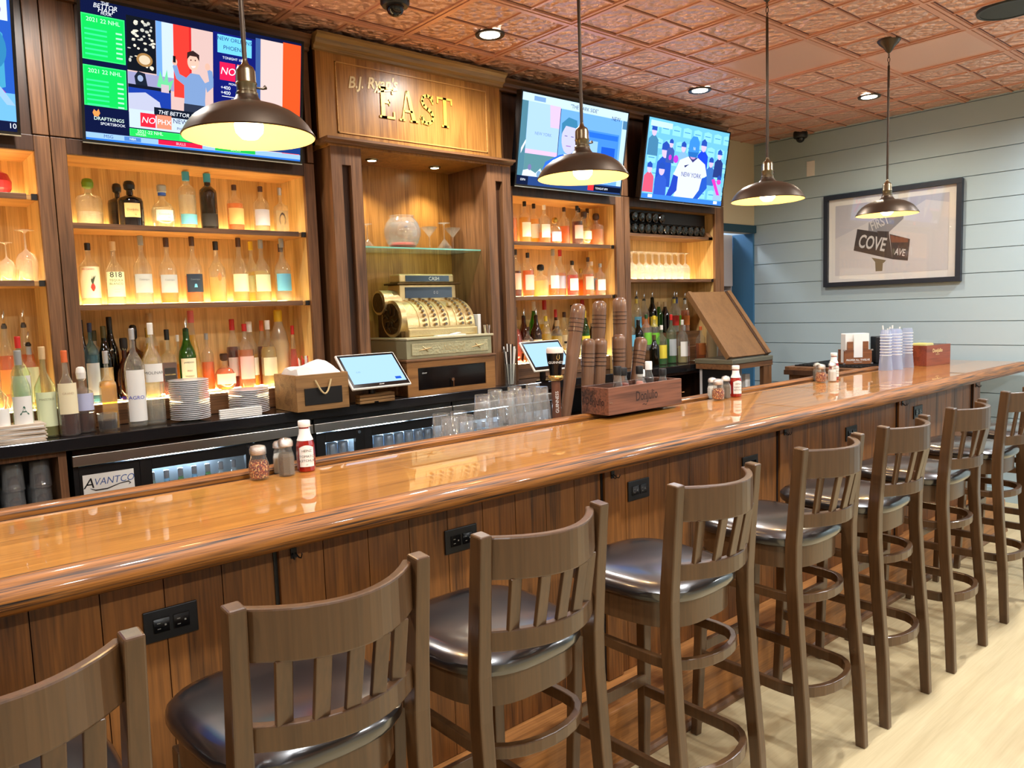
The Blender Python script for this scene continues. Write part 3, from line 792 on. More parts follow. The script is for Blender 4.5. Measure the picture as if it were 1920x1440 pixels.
# wooden open cabinet below at the left
def under(name, label, x0, x1, wd):
    t = thing(name, label, 'cabinet', (x0, 3.57, 0))
    L_ = x1-x0-0.002
    MB().box(0, 0.03, 0, 0.44, 0.0, 1.056).build('side_panel', wd, t)
    MB().box(L_-0.03, L_, 0, 0.44, 0.0, 1.056).build('side_panel', wd, t)
    MB().box(0.03, L_-0.03, 0.42, 0.44, 0.0, 1.056).build('back_panel', black, t)
    MB().box(0.03, L_-0.03, 0, 0.02, 1.035, 1.056).build('top_rail', wd, t)
    MB().box(0.03, L_-0.03, 0.0, 0.42, 0.78, 0.80).build('shelf', darkoak, t)
    MB().box(0.03, L_-0.03, 0.0, 0.42, 0.38, 0.40).build('shelf', darkoak, t)
    MB().box(0.03, L_-0.03, 0.02, 0.42, 0.0, 0.05).build('plinth', black, t)
    return t
under('glassware_cabinet', 'open wooden cabinet with glasses under the left end of the granite', -0.6, 0.645, walnut)
under('glassware_cabinet', 'open dark cabinet with glasses under the right end of the granite', 3.45, 5.10, darkoak)

# refrigerators: black glass door cooler with steel top strip
coolglow = emis('cooler_lamp', (206, 232, 255), 70)
def cooler(label, x0, x1, doors, plate):
    t = thing('bar_refrigerator', label, 'refrigerator', (x0+0.006, 3.585, 0)); w_ = x1-x0-0.008
    MB().box(0, w_, 0.04, 0.06, 0.0, 0.10).build('kick_plate', black, t)
    m = MB().box(0, 0.02, 0.0, 0.44, 0.08, 1.05).box(w_-0.02, w_, 0.0, 0.44, 0.08, 1.05).box(0.02, w_-0.02, 0.0, 0.44, 0.98, 1.05).box(0.02, w_-0.02, 0.0, 0.44, 0.08, 0.12).box(0.02, w_-0.02, 0.42, 0.44, 0.12, 0.98)
    m.build('body', black, t)
    MB().box(0.02, w_-0.02, 0.405, 0.42, 0.12, 0.98).build('liner', mat('cooler_liner', (206, 222, 232), 0.5), t)
    MB().box(-0.005, w_, -0.030, 0.0, 0.985, 1.030).build('steel_strip', steel, t, bevel=0.002)
    MB().box(0.0, w_, -0.014, 0.0, 1.032, 1.052).build('vent_strip', blackgloss, t)
    for a, b in zip([0.02]+[d[1] for d in doors[:-1]], [d[0] for d in doors]):
        pass
    prev = 0.02
    for (a, b) in doors:
        a -= x0; b -= x0
        d = MB().box(a-0.05, a, -0.006, 0.02, 0.12, 0.975).box(b, b+0.05, -0.006, 0.02, 0.12, 0.975).box(a, b, -0.006, 0.02, 0.925, 0.975).box(a, b, -0.006, 0.02, 0.12, 0.17).build('door', black, t, bevel=0.002)
        MB().box(a, b, 0.004, 0.010, 0.17, 0.925).build('door_glass', clear, d)
        MB().tube([(b+0.02, -0.006, 0.957), (b+0.02, -0.012, 0.957)], 0.009, 12).build('lock', chrome, d)
        if a-0.05 > prev+0.001: MB().box(prev, a-0.051, -0.004, 0.02, 0.12, 0.975).build('front_panel', black, t)
        MB().box(a+0.01, b-0.01, 0.39, 0.404, 0.90, 0.93).build('lamp_strip', coolglow, t)
        for zs in (0.66, 0.40): MB().box(a-0.02, b+0.02, 0.04, 0.39, zs, zs+0.006).build('wire_shelf', steel, t)
        prev = b+0.051
    if prev < w_-0.025: MB().box(prev, w_-0.02, -0.004, 0.02, 0.12, 0.975).build('front_panel', black, t)
    if plate:
        pl = MB().box(0.03, 0.228, -0.009, -0.006, 0.853, 0.941).build('name_plate', paper, t)
        lettering('VANTCO', 0.042, mat('plate_blue', (70, 100, 160), 0.5), pl, face_my((0.148, -0.0095, 0.905)), sx=0.90, shear=0.25)
        lettering('A', 0.062, black, pl, face_my((0.050, -0.0095, 0.902)), shear=0.25)
        MB().tube([(0.055, -0.009, 0.882), (0.075, -0.009, 0.872), (0.12, -0.009, 0.872), (0.17, -0.009, 0.886), (0.205, -0.009, 0.890), (0.212, -0.009, 0.882), (0.205, -0.009, 0.876)], [0.001, 0.003, 0.003, 0.002, 0.003, 0.003, 0.001], 6).build('flourish', black, pl)
    return t
cooler('black glass door bar refrigerator with white name plate and steel strip', 0.660, 1.735, [(0.965, 1.385)], True)
cooler('black glass door bar refrigerator behind the pint glasses', 1.738, 2.60, [(1.80, 1.975), (2.075, 2.545)], False)
cooler('black glass door bar refrigerator under the cash register', 2.603, 3.44, [(2.66, 2.98), (3.09, 3.38)], False)

# ================================================================= televisions
def tv(x0, x1, zb, zt, yb, yt, label, paint):
    """tilted screen: bottom edge at (yb, zb), top edge at (yt, zt); local frame x right, z up the screen, y into it"""
    h = math.hypot(zt-zb, yb-yt); ang = math.atan2(yb-yt, zt-zb)
    t = thing('television', label, 'television', (x0, yb, zb))
    t.rotation_euler = (ang, 0, 0)
    w_ = x1-x0
    MB().box(-0.012, w_+0.012, 0.004, 0.045, -0.016, h+0.012).build('casing', blackgloss, t, bevel=0.003)
    m = MB().box(-0.012, 0.0, -0.002, 0.004, -0.016, h+0.012).box(w_, w_+0.012, -0.002, 0.004, -0.016, h+0.012).box(0, w_, -0.002, 0.004, h, h+0.012).box(0, w_, -0.002, 0.004, -0.016, 0.0)
    m.build('bezel', blackgloss, t)
    MB().box(w_*0.3, w_*0.7, 0.045, 0.07, h*0.3, h*0.7).build('wall_bracket', black, t)
    MB().box(-0.012, w_+0.012, -0.003, -0.001, -0.016, -0.011).build('silver_line', steel, t)
    scr = MB().box(0, w_, 0.001, 0.004, 0, h).build('screen', emis('tv_base', (30, 50, 110), 0.6), t)
    paint(scr, w_, h)
    return t
class Pic:
    """flat picture painted on a screen in unit coordinates (u right, v down), layered by a tenth of a millimetre"""
    def __init__(s, w_, h, y=0.0006): s.w, s.h, s.y0, s.k = w_, h, y, 0; s.mb = MB(); s.mats = []; s.y = y
    def idx(s, col):
        nm = 'screen_%02x%02x%02x' % col; mm = emis(nm, col, 1.0)
        if mm not in s.mats: s.mats.append(mm)
        return s.mats.index(mm)
    def poly(s, pts, col):
        s.y -= 0.00004
        s.mb.mi(s.idx(col)); n = len(pts)
        s.mb.add([(min(max(u, 0), 1)*s.w, s.y, (1-min(max(v, 0), 1))*s.h) for u, v in pts], [tuple(range(n))]); return s
    def r(s, u0, v0, u1, v1, col): return s.poly([(u0, v1), (u1, v1), (u1, v0), (u0, v0)], col)
    def e(s, cu, cv, ru, rv, col, n=20): return s.poly([(cu+ru*math.cos(-2*PI*k/n), cv+rv*math.sin(-2*PI*k/n)) for k in range(n)], col)
    def done(s, scr): return s.mb.build('screen_picture', s.mats, scr)
    def text(s, scr, st, u, v, size, col, **k):
        s.y -= 0.00004
        return lettering(st, size*s.h, emis('screen_%02x%02x%02x' % col, col, 1.0), scr, face_my((u*s.w, s.y-0.0004, (1-v)*s.h)), **k)
W = (240, 246, 255)
def paint_news(scr, w_, h):
    p = Pic(w_, h)
    p.r(0, 0, 1, 1, (14, 22, 60))
    for v0, v1 in ((0.10, 0.42), (0.46, 0.75)):
        p.r(0.0, v0, 0.172, v1, (60, 240, 120)); p.r(0.004, v0+0.008, 0.168, v1-0.008, (20, 212, 90))
        for k in range(6): p.r(0.012, v0+0.10+0.035*k, 0.10, v0+0.112+0.035*k, (60, 236, 150)); p.r(0.135, v0+0.10+0.035*k, 0.16, v0+0.112+0.035*k, (170, 255, 200))
    # studio
    p.r(0.178, 0.055, 0.555, 0.76, (214, 182, 176))
    p.r(0.178, 0.055, 0.30, 0.45, (18, 22, 30))
    rr = random.Random(3)
    for k in range(46): p.e(0.185+rr.random()*0.11, 0.08+rr.random()*0.34, 0.004+0.006*rr.random(), 0.004+0.012*rr.random(), (190, 190, 180) if k % 2 else (230, 220, 200), 8)
    p.e(0.25, 0.36, 0.034, 0.05, (160, 120, 70)); p.e(0.25, 0.36, 0.024, 0.034, (220, 200, 170))
    p.r(0.30, 0.055, 0.375, 0.50, (196, 214, 244)); p.r(0.30, 0.055, 0.325, 0.50, (110, 160, 226))
    p.r(0.375, 0.055, 0.455, 0.60, (255, 60, 50)); p.r(0.445, 0.055, 0.455, 0.7, (205, 40, 40))
    p.r(0.178, 0.46, 0.375, 0.56, (150, 150, 190)); p.r(0.178, 0.57, 0.36, 0.72, (28, 60, 160)); p.r(0.178, 0.55, 0.36, 0.575, (20, 24, 40))
    p.poly([(0.21, 0.55), (0.205, 0.49), (0.22, 0.45), (0.25, 0.46), (0.26, 0.55)], (26, 34, 50)); p.e(0.23, 0.50, 0.012, 0.024, (150, 170, 200))
    p.poly([(0.30, 0.54), (0.315, 0.42), (0.33, 0.50), (0.345, 0.40), (0.35, 0.50), (0.375, 0.47), (0.355, 0.56)], (110, 210, 150)); p.r(0.318, 0.52, 0.352, 0.58, (200, 180, 190))
    p.poly([(0.178, 0.62), (0.25, 0.60), (0.31, 0.66), (0.32, 0.74), (0.178, 0.74)], (186, 190, 214))
    # presenter
    p.poly([(0.415, 0.74), (0.42, 0.62), (0.42, 0.46), (0.45, 0.40), (0.49, 0.40), (0.52, 0.47), (0.515, 0.60), (0.52, 0.74)], (120, 150, 196))
    p.poly([(0.42, 0.50), (0.385, 0.46), (0.37, 0.37), (0.385, 0.33), (0.40, 0.42), (0.43, 0.44)], (120, 150, 196))
    p.poly([(0.515, 0.46), (0.535, 0.44), (0.525, 0.34), (0.55, 0.36), (0.56, 0.47), (0.525, 0.53)], (120, 150, 196))
    p.e(0.38, 0.335, 0.011, 0.026, (236, 176, 156)); p.e(0.528, 0.33, 0.012, 0.028, (236, 176, 156)); p.r(0.372, 0.29, 0.384, 0.34, (20, 20, 24))
    p.poly([(0.417, 0.74), (0.418, 0.64), (0.515, 0.64), (0.52, 0.74)], (44, 52, 72))
    p.e(0.462, 0.315, 0.026, 0.062, (240, 186, 166)); p.poly([(0.434, 0.30), (0.436, 0.245), (0.462, 0.225), (0.49, 0.25), (0.49, 0.30), (0.478, 0.268), (0.448, 0.268)], (52, 34, 34))
    p.poly([(0.452, 0.345), (0.474, 0.338), (0.47, 0.352), (0.46, 0.358)], (255, 246, 244))
    p.e(0.452, 0.30, 0.003, 0.006, (60, 40, 40)); p.e(0.472, 0.297, 0.003, 0.006, (60, 40, 40))
    # odds panel
    p.r(0.555, 0.045, 0.775, 0.76, (18, 26, 110)); p.r(0.575, 0.06, 0.74, 0.20, (110, 200, 250)); p.r(0.775, 0.03, 0.90, 0.95, (224, 196, 190)); p.r(0.76, 0.03, 0.785, 0.8, (60, 90, 150))
    p.r(0.585, 0.27, 0.66, 0.41, (228, 30, 80)); p.r(0.668, 0.27, 0.74, 0.41, (250, 110, 100))
    p.r(0.595, 0.535, 0.74, 0.54, W); p.r(0.595, 0.64, 0.74, 0.645, W); p.poly([(0.575, 0.72), (0.61, 0.60), (0.625, 0.60), (0.59, 0.74)], (30, 220, 90))
    p.r(0.90, 0.02, 0.995, 0.95, (255, 84, 36))
    # lower thirds
    p.r(0.178, 0.735, 0.60, 0.875, (196, 214, 238)); p.r(0.285, 0.70, 0.60, 0.765, (20, 28, 44)); p.r(0.225, 0.755, 0.29, 0.86, (236, 40, 60)); p.r(0.295, 0.755, 0.36, 0.86, (255, 140, 110))
    p.r(0.178, 0.883, 0.60, 0.94, (60, 236, 110)); p.r(0.182, 0.888, 0.395, 0.935, (36, 212, 90))
    p.r(0.60, 0.80, 1.0, 0.94, (24, 60, 130))
    p.r(0.0, 0.945, 1.0, 1.0, (150, 190, 240)); p.r(0.0, 0.985, 1.0, 1.0, (50, 120, 220)); p.r(0.155, 0.95, 0.225, 0.982, (80, 130, 200)); p.r(0.30, 0.945, 0.50, 0.982, (228, 30, 70)); p.r(0.56, 0.945, 0.76, 0.982, (40, 190, 80))
    p.poly([(0.03, 0.80), (0.036, 0.775), (0.046, 0.79), (0.054, 0.77), (0.06, 0.80), (0.052, 0.825), (0.036, 0.825)], (255, 150, 80))
    p.done(scr)
    for st, u, v, s, c, k in (('THE', 0.095, 0.012, 0.03, W, {}), ('BETTOR', 0.095, 0.036, 0.045, W, dict(shear=0.2)), ('HALF', 0.098, 0.062, 0.05, W, dict(shear=0.2)), ('HOUR', 0.098, 0.085, 0.026, W, {}),
        ('2021 22 NHL', 0.085, 0.14, 0.042, (200, 255, 220), {}), ('2021 22 NHL', 0.085, 0.50, 0.042, (200, 255, 220), {}), ('NO', 0.623, 0.34, 0.08, W, dict(shear=0.2)), ('PHX', 0.704, 0.34, 0.06, W, {}),
        ('NEW ORLEANS', 0.657, 0.09, 0.042, (20, 40, 90), {}), ('PHOENIX', 0.657, 0.155, 0.045, (20, 40, 90), {}), ('TONIGHT 10 PM', 0.657, 0.235, 0.028, W, {}), ('+400', 0.612, 0.47, 0.04, W, {}), ('+400', 0.612, 0.51, 0.04, W, {}), ('MONEYLINE', 0.665, 0.435, 0.024, W, {}),
        ('PHX -10', 0.625, 0.605, 0.04, W, {}), ('SPREAD', 0.665, 0.56, 0.026, W, {}), ('222', 0.625, 0.70, 0.04, W, {}), ('OVER/UNDER', 0.68, 0.66, 0.024, W, {}),
        ('THE BETTOR HALF HOUR', 0.44, 0.735, 0.042, W, dict(shear=0.2)), ('NO', 0.258, 0.81, 0.065, W, dict(shear=0.2)), ('PHX', 0.328, 0.81, 0.055, W, {}), ('NEW ORLEANS', 0.465, 0.79, 0.05, (30, 40, 90), {}), ('PHX: 1-1 REGULAR', 0.45, 0.845, 0.028, (30, 40, 90), {}),
        ('DRAFTKINGS', 0.095, 0.84, 0.036, (230, 255, 240), {}), ('SPORTSBOOK', 0.11, 0.875, 0.028, W, {}), ('2021-22 NHL', 0.265, 0.902, 0.035, (220, 255, 230), {}), ('WINNER', 0.225, 0.925, 0.02, (220, 255, 230), {}), ('MSG', 0.09, 0.966, 0.035, (50, 80, 140), {}), ('NBA', 0.19, 0.966, 0.024, W, {}),
        ('BULLS', 0.40, 0.964, 0.028, (255, 200, 220), {}), ('BUCKS', 0.66, 0.964, 0.028, (200, 255, 210), {})):
        p.text(scr, st, u, v, s, c, **k)
def paint_studio(scr, w_, h):
    p = Pic(w_, h)
    p.r(0, 0, 1, 1, (190, 222, 255)); p.r(0, 0, 0.055, 0.9, (80, 130, 150)); p.r(0.055, 0.06, 0.34, 0.74, (168, 204, 252)); p.poly([(0.24, 0.06), (0.34, 0.06), (0.34, 0.33), (0.26, 0.33)], (214, 190, 236))
    p.poly([(0.02, 0.60), (0.055, 0.5), (0.055, 0.54), (0.02, 0.66)], W)
    p.r(0.055, 0.60, 0.34, 0.65, (220, 190, 236)); p.r(0.055, 0.65, 0.34, 0.86, (90, 140, 150)); p.r(0.34, 0.10, 0.345, 0.72, (20, 30, 60))
    p.r(0.345, 0.10, 0.95, 0.9, (110, 170, 250)); p.r(0.60, 0.28, 0.93, 0.76, (70, 140, 240)); p.r(0.61, 0.30, 0.92, 0.36, (40, 110, 220)); p.r(0.64, 0.40, 0.72, 0.60, (150, 196, 250)); p.r(0.76, 0.45, 0.90, 0.70, (30, 90, 210))
    p.poly([(0.20, 0.90), (0.24, 0.72), (0.36, 0.62), (0.46, 0.58), (0.56, 0.62), (0.66, 0.70), (0.70, 0.90)], (50, 110, 220))
    p.poly([(0.40, 0.60), (0.45, 0.86), (0.50, 0.60)], (210, 228, 255)); p.e(0.44, 0.42, 0.072, 0.18, (196, 196, 246)); p.poly([(0.365, 0.38), (0.36, 0.26), (0.42, 0.18), (0.50, 0.20), (0.52, 0.36), (0.50, 0.29), (0.40, 0.28)], (60, 130, 170))
    p.r(0.415, 0.50, 0.46, 0.51, (150, 110, 180)); p.r(0.395, 0.39, 0.42, 0.398, (90, 80, 140)); p.r(0.455, 0.39, 0.48, 0.398, (90, 80, 140))
    p.poly([(0.04, 0.94), (0.05, 0.84), (0.10, 0.82), (0.16, 0.86), (0.20, 0.80), (0.26, 0.94)], (214, 232, 255)); p.e(0.105, 0.80, 0.016, 0.034, (120, 120, 170)); p.e(0.19, 0.87, 0.02, 0.04, (120, 160, 200))
    p.r(0.0, 0.90, 0.10, 1.0, (20, 30, 60)); p.r(0.10, 0.90, 1.0, 1.0, (40, 70, 130)); p.r(0.66, 0.92, 0.72, 0.985, (226, 50, 60)); p.r(0.72, 0.92, 1.0, 0.985, (14, 20, 40)); p.r(0.0, 0.0, 1.0, 0.085, (196, 226, 255)); p.r(0.1, 0.02, 0.2, 0.07, (120, 160, 210)); p.r(0.955, 0.10, 1, 0.2, (80, 130, 170))
    p.done(scr)
    for st, u, v, s, c, k in (('"THE DARK SIDE"', 0.56, 0.055, 0.062, (20, 30, 60), {}), ('NEW', 0.88, 0.10, 0.07, (20, 40, 90), {}), ('NEW YORK', 0.20, 0.42, 0.05, (110, 140, 190), {}), ('ESPN', 0.055, 0.945, 0.035, W, {}), ('TONIGHT 8PM', 0.80, 0.955, 0.035, W, {})):
        p.text(scr, st, u, v, s, c, **k)
def paint_ball(scr, w_, h):
    p = Pic(w_, h); rr = random.Random(5)
    p.r(0, 0, 1, 1, (110, 190, 240))
    for i in range(5):
        for j in range(8):
            u = 0.02+j*0.13+(i % 2)*0.06; v = 0.04+i*0.19
            p.poly([(u, v+0.13), (u+0.10, v+0.13), (u+0.10, v+0.02), (u+0.05, v), (u, v+0.02)], (140, 214, 250)); p.r(u+0.015, v+0.06, u+0.085, v+0.07, (60, 140, 200))
    def fan(u, v, s, body, face=(210, 190, 236), hat=(40, 80, 180)):
        p.poly([(u-0.06*s, v+0.30*s), (u-0.055*s, v+0.10*s), (u-0.02*s, v+0.05*s), (u+0.02*s, v+0.05*s), (u+0.055*s, v+0.10*s), (u+0.06*s, v+0.30*s)], body)
        p.e(u, v, 0.028*s, 0.06*s, face); p.poly([(u-0.03*s, v-0.01), (u-0.028*s, v-0.055*s), (u, v-0.085*s), (u+0.028*s, v-0.055*s), (u+0.03*s, v-0.01)], hat)
    for a in ((0.07, 0.16, 1.0, (70, 130, 170)), (0.22, 0.38, 1.5, (40, 80, 190)), (0.28, 0.28, 0.8, (60, 90, 170)), (0.43, 0.30, 1.0, (130, 180, 230)), (0.68, 0.24, 1.2, (30, 70, 220)), (0.80, 0.44, 1.0, (60, 110, 190)), (0.90, 0.32, 1.0, (40, 60, 130)), (0.06, 0.62, 1.0, (220, 90, 120)), (0.93, 0.66, 0.9, (150, 190, 250)), (0.20, 0.62, 1.2, (50, 90, 200))): fan(*a)
    p.e(0.35, 0.46, 0.03, 0.05, (190, 60, 210)); p.e(0.28, 0.45, 0.018, 0.035, (200, 60, 200)); p.poly([(0.83, 0.66), (0.87, 0.64), (0.96, 0.86), (0.92, 0.86)], (220, 60, 190)); p.e(0.93, 0.68, 0.03, 0.035, (220, 70, 190))
    # batter
    p.poly([(0.36, 0.98), (0.40, 0.80), (0.34, 0.66), (0.40, 0.46), (0.50, 0.40), (0.62, 0.40), (0.72, 0.47), (0.76, 0.62), (0.70, 0.66), (0.68, 0.84), (0.70, 0.98)], (214, 222, 252))
    p.poly([(0.34, 0.66), (0.40, 0.68), (0.40, 0.86), (0.34, 0.94), (0.28, 0.94), (0.32, 0.80)], (40, 70, 190)); p.poly([(0.70, 0.66), (0.76, 0.63), (0.78, 0.78), (0.66, 0.97), (0.60, 0.97), (0.68, 0.82)], (40, 90, 200))
    p.poly([(0.50, 0.40), (0.56, 0.47), (0.62, 0.40)], (60, 60, 120)); p.e(0.555, 0.36, 0.045, 0.07, (190, 150, 200)); p.poly([(0.49, 0.34), (0.495, 0.20), (0.53, 0.13), (0.585, 0.13), (0.62, 0.20), (0.625, 0.34), (0.56, 0.38), (0.50, 0.37)], (60, 140, 220))
    p.poly([(0.485, 0.34), (0.62, 0.33), (0.60, 0.40), (0.50, 0.40)], (40, 110, 190)); p.poly([(0.46, 0.525), (0.52, 0.50), (0.47, 0.55)], (30, 40, 90)); p.r(0.0, 0.94, 1.0, 1.0, (60, 130, 230)); p.r(0.89, 0.945, 0.94, 0.985, W); p.r(0.07, 0.945, 0.12, 0.985, W); p.r(0.02, 0.03, 0.27, 0.10, (190, 226, 240))
    p.done(scr)
    p.text(scr, 'NEW YORK', 0.56, 0.64, 0.085, (40, 50, 110)); p.text(scr, 'N', 0.56, 0.29, 0.06, W); p.text(scr, 'LG', 0.5, 1.018, 0.018, (160, 160, 160))
def paint_race(scr, w_, h):
    p = Pic(w_, h)
    p.r(0, 0, 1, 1, (40, 90, 190)); p.poly([(0.55, 0.2), (0.85, 0.15), (0.97, 0.35), (0.97, 0.7), (0.7, 0.9), (0.5, 0.6)], (70, 160, 200)); p.r(0.86, 0.10, 0.99, 0.26, (210, 226, 250)); p.e(0.93, 0.19, 0.04, 0.05, (150, 130, 180)); p.poly([(0.80, 0.66), (0.90, 0.60), (0.99, 0.78), (0.9, 0.80)], (200, 30, 120)); p.r(0.7, 0.74, 1.0, 0.94, (110, 180, 240)); p.poly([(0.86, 0.55), (0.88, 0.53), (1.0, 0.82), (0.97, 0.82)], (150, 190, 250)); p.r(0, 0.93, 1, 1, (20, 26, 60)); p.e(0.93, 0.45, 0.05, 0.14, (50, 130, 180))
    p.done(scr); p.text(scr, '10', 0.985, 0.962, 0.05, W)
tv(-0.375, 0.588, 2.336, 2.878, 3.64, 3.544, 'television cut off by the left edge of the picture', paint_race)
tv(0.832, 1.786, 2.338, 2.876, 3.64, 3.546, 'large television showing a sports talk show with green score panels', paint_news)
tv(3.215, 4.178, 2.342, 2.874, 3.64, 3.548, 'television showing a news presenter under a DARK SIDE headline', paint_studio)
tv(4.405, 5.388, 2.338, 2.884, 3.64, 3.548, 'television showing a baseball player in a New York jersey', paint_ball)
# ================================================================= bottles
GL = {'clear': glass('bottle_glass_clear', (250, 252, 250), body=0.10), 'greenish': glass('bottle_glass_greenish', (226, 240, 222), body=0.10),
      'green': glass('bottle_glass_green', (110, 190, 80), body=0.12), 'wine': glass('bottle_glass_wine', (34, 50, 22), body=0.10),
      'brown': glass('bottle_glass_brown', (150, 84, 40), body=0.10), 'blackg': mat('bottle_glass_black', (16, 14, 18), 0.06, coat=0.8),
      'blue': glass('bottle_glass_blue', (180, 222, 240), body=0.12), 'milky': glass('bottle_glass_milky', (246, 238, 214), body=0.5),
      'smoke': glass('bottle_glass_smoke', (120, 112, 104), body=0.2)}
LQ = {'water': glass('liquid_clear', (254, 255, 252), body=0.16), 'amber': glass('liquid_amber', (252, 176, 72), body=0.42), 'gold': glass('liquid_gold', (254, 212, 96), body=0.42),
      'pale': glass('liquid_pale_gold', (255, 240, 170), body=0.4), 'rum': glass('liquid_dark_brown', (160, 76, 34), body=0.25), 'red': glass('liquid_red', (240, 110, 70), body=0.32),
      'orange': glass('liquid_orange', (255, 168, 76), body=0.42), 'yellow': glass('liquid_yellow', (255, 230, 70), body=0.42), 'pink': glass('liquid_pink', (255, 206, 180), body=0.35),
      'green': glass('liquid_green', (130, 226, 150), body=0.34), 'cream': mat('liquid_cream', (238, 214, 170), 0.4), 'blue': glass('liquid_blue', (170, 220, 240), body=0.2)}
CAPC = {'black': (22, 20, 22), 'brown': (70, 44, 30), 'grey': (150, 152, 150), 'white': (236, 232, 224), 'red': (196, 40, 36), 'blue': (36, 70, 150), 'navy': (30, 44, 80), 'cyan': (60, 160, 200),
        'green': (40, 90, 50), 'lime': (110, 150, 40), 'gold': (196, 160, 70), 'yellow': (240, 210, 60), 'tan': (206, 176, 130), 'orange': (226, 110, 60), 'silver': (200, 200, 204), 'olive': (80, 70, 30), 'pink': (232, 120, 120)}
LABC = {'white': (238, 236, 230), 'cream': (240, 228, 190), 'grey': (178, 186, 190), 'navy': (34, 50, 70), 'black': (30, 28, 30), 'red': (206, 50, 40), 'blue': (50, 90, 190), 'cyan': (110, 190, 226), 'yellow': (240, 220, 70),
        'green': (120, 200, 60), 'tan': (214, 180, 120), 'pink': (240, 190, 180), 'pale': (226, 234, 190), 'orange': (236, 140, 70), 'lilac': (186, 190, 220), 'kraft': (190, 160, 110)}
def capmat(c): return mat('cap_'+c, CAPC[c], 0.35 if c not in ('silver', 'gold') else 0.25, metal=0.7 if c in ('silver', 'gold') else 0)
def labmat(c): return mat('label_'+c, LABC[c], 0.55)
STY = {
 'std': dict(p=[(0.90, 0), (1, 0.012), (1, 0.60), (0.94, 0.65), (0.62, 0.71), (0.34, 0.755), (0.27, 0.80), (0.26, 0.90)], cap=[(0.30, 0.885), (0.31, 0.99), (0.28, 1.0)], lab=(0.16, 0.50)),
 'tall': dict(p=[(0.90, 0), (1, 0.012), (1, 0.50), (0.94, 0.56), (0.62, 0.635), (0.34, 0.70), (0.27, 0.76), (0.26, 0.90)], cap=[(0.31, 0.86), (0.32, 0.99), (0.29, 1.0)], lab=(0.17, 0.44)),
 'wine': dict(p=[(0.88, 0), (1, 0.012), (1, 0.55), (0.90, 0.62), (0.55, 0.72), (0.38, 0.80), (0.34, 0.95)], cap=[(0.375, 0.84), (0.375, 0.99), (0.34, 1.0)], lab=(0.18, 0.45)),
 'squat': dict(p=[(0.93, 0), (1, 0.015), (1, 0.56), (0.92, 0.62), (0.42, 0.67), (0.27, 0.70), (0.26, 0.80)], cap=[(0.22, 0.785), (0.42, 0.82), (0.46, 0.91), (0.38, 0.98), (0.2, 1.0)], lab=(0.10, 0.46)),
 'round': dict(p=[(0.45, 0), (0.74, 0.05), (0.94, 0.17), (1, 0.30), (0.94, 0.44), (0.72, 0.56), (0.36, 0.63), (0.25, 0.68), (0.25, 0.82)], cap=[(0.26, 0.80), (0.38, 0.84), (0.40, 0.97), (0.34, 1.0)], lab=(0.18, 0.42)),
 'cyl': dict(p=[(0.93, 0), (1, 0.012), (1, 0.66), (0.94, 0.71), (0.56, 0.765), (0.38, 0.79), (0.36, 0.88)], cap=[(0.42, 0.85), (0.43, 0.99), (0.40, 1.0)], lab=(0.06, 0.26)),
 'sq': dict(p=[(1.22, 0), (1.30, 0.012), (1.30, 0.54), (1.20, 0.60), (0.50, 0.655), (0.30, 0.69), (0.28, 0.86)], cap=[(0.33, 0.84), (0.34, 0.99), (0.31, 1.0)], lab=(0.12, 0.44), n=4),
 'cone': dict(p=[(0.92, 0), (1, 0.015), (1, 0.30), (0.80, 0.48), (0.50, 0.66), (0.36, 0.80), (0.34, 0.88)], cap=[(0.38, 0.85), (0.38, 0.99), (0.34, 1.0)], lab=(0.06, 0.26)),
 'oval': dict(p=[(0.60, 0), (0.84, 0.04), (0.98, 0.20), (1, 0.38), (0.92, 0.55), (0.70, 0.70), (0.44, 0.80), (0.38, 0.86)], cap=[(0.40, 0.84), (0.42, 0.98), (0.36, 1.0)], lab=(0.22, 0.46)),
}
MC = {}
def umesh(key, fn, m_):
    k = (key, m_.name)
    if k not in MC:
        me = fn().mesh(key, m_); me.polygons.foreach_set('use_smooth', [True]*len(me.polygons))
        try: me.set_sharp_from_angle(angle=math.radians(40))
        except Exception: pass
        MC[k] = me
    return MC[k]
def child(name, me, parent):
    o = D.objects.new(name, me); COL.objects.link(o); o.parent = parent; return o
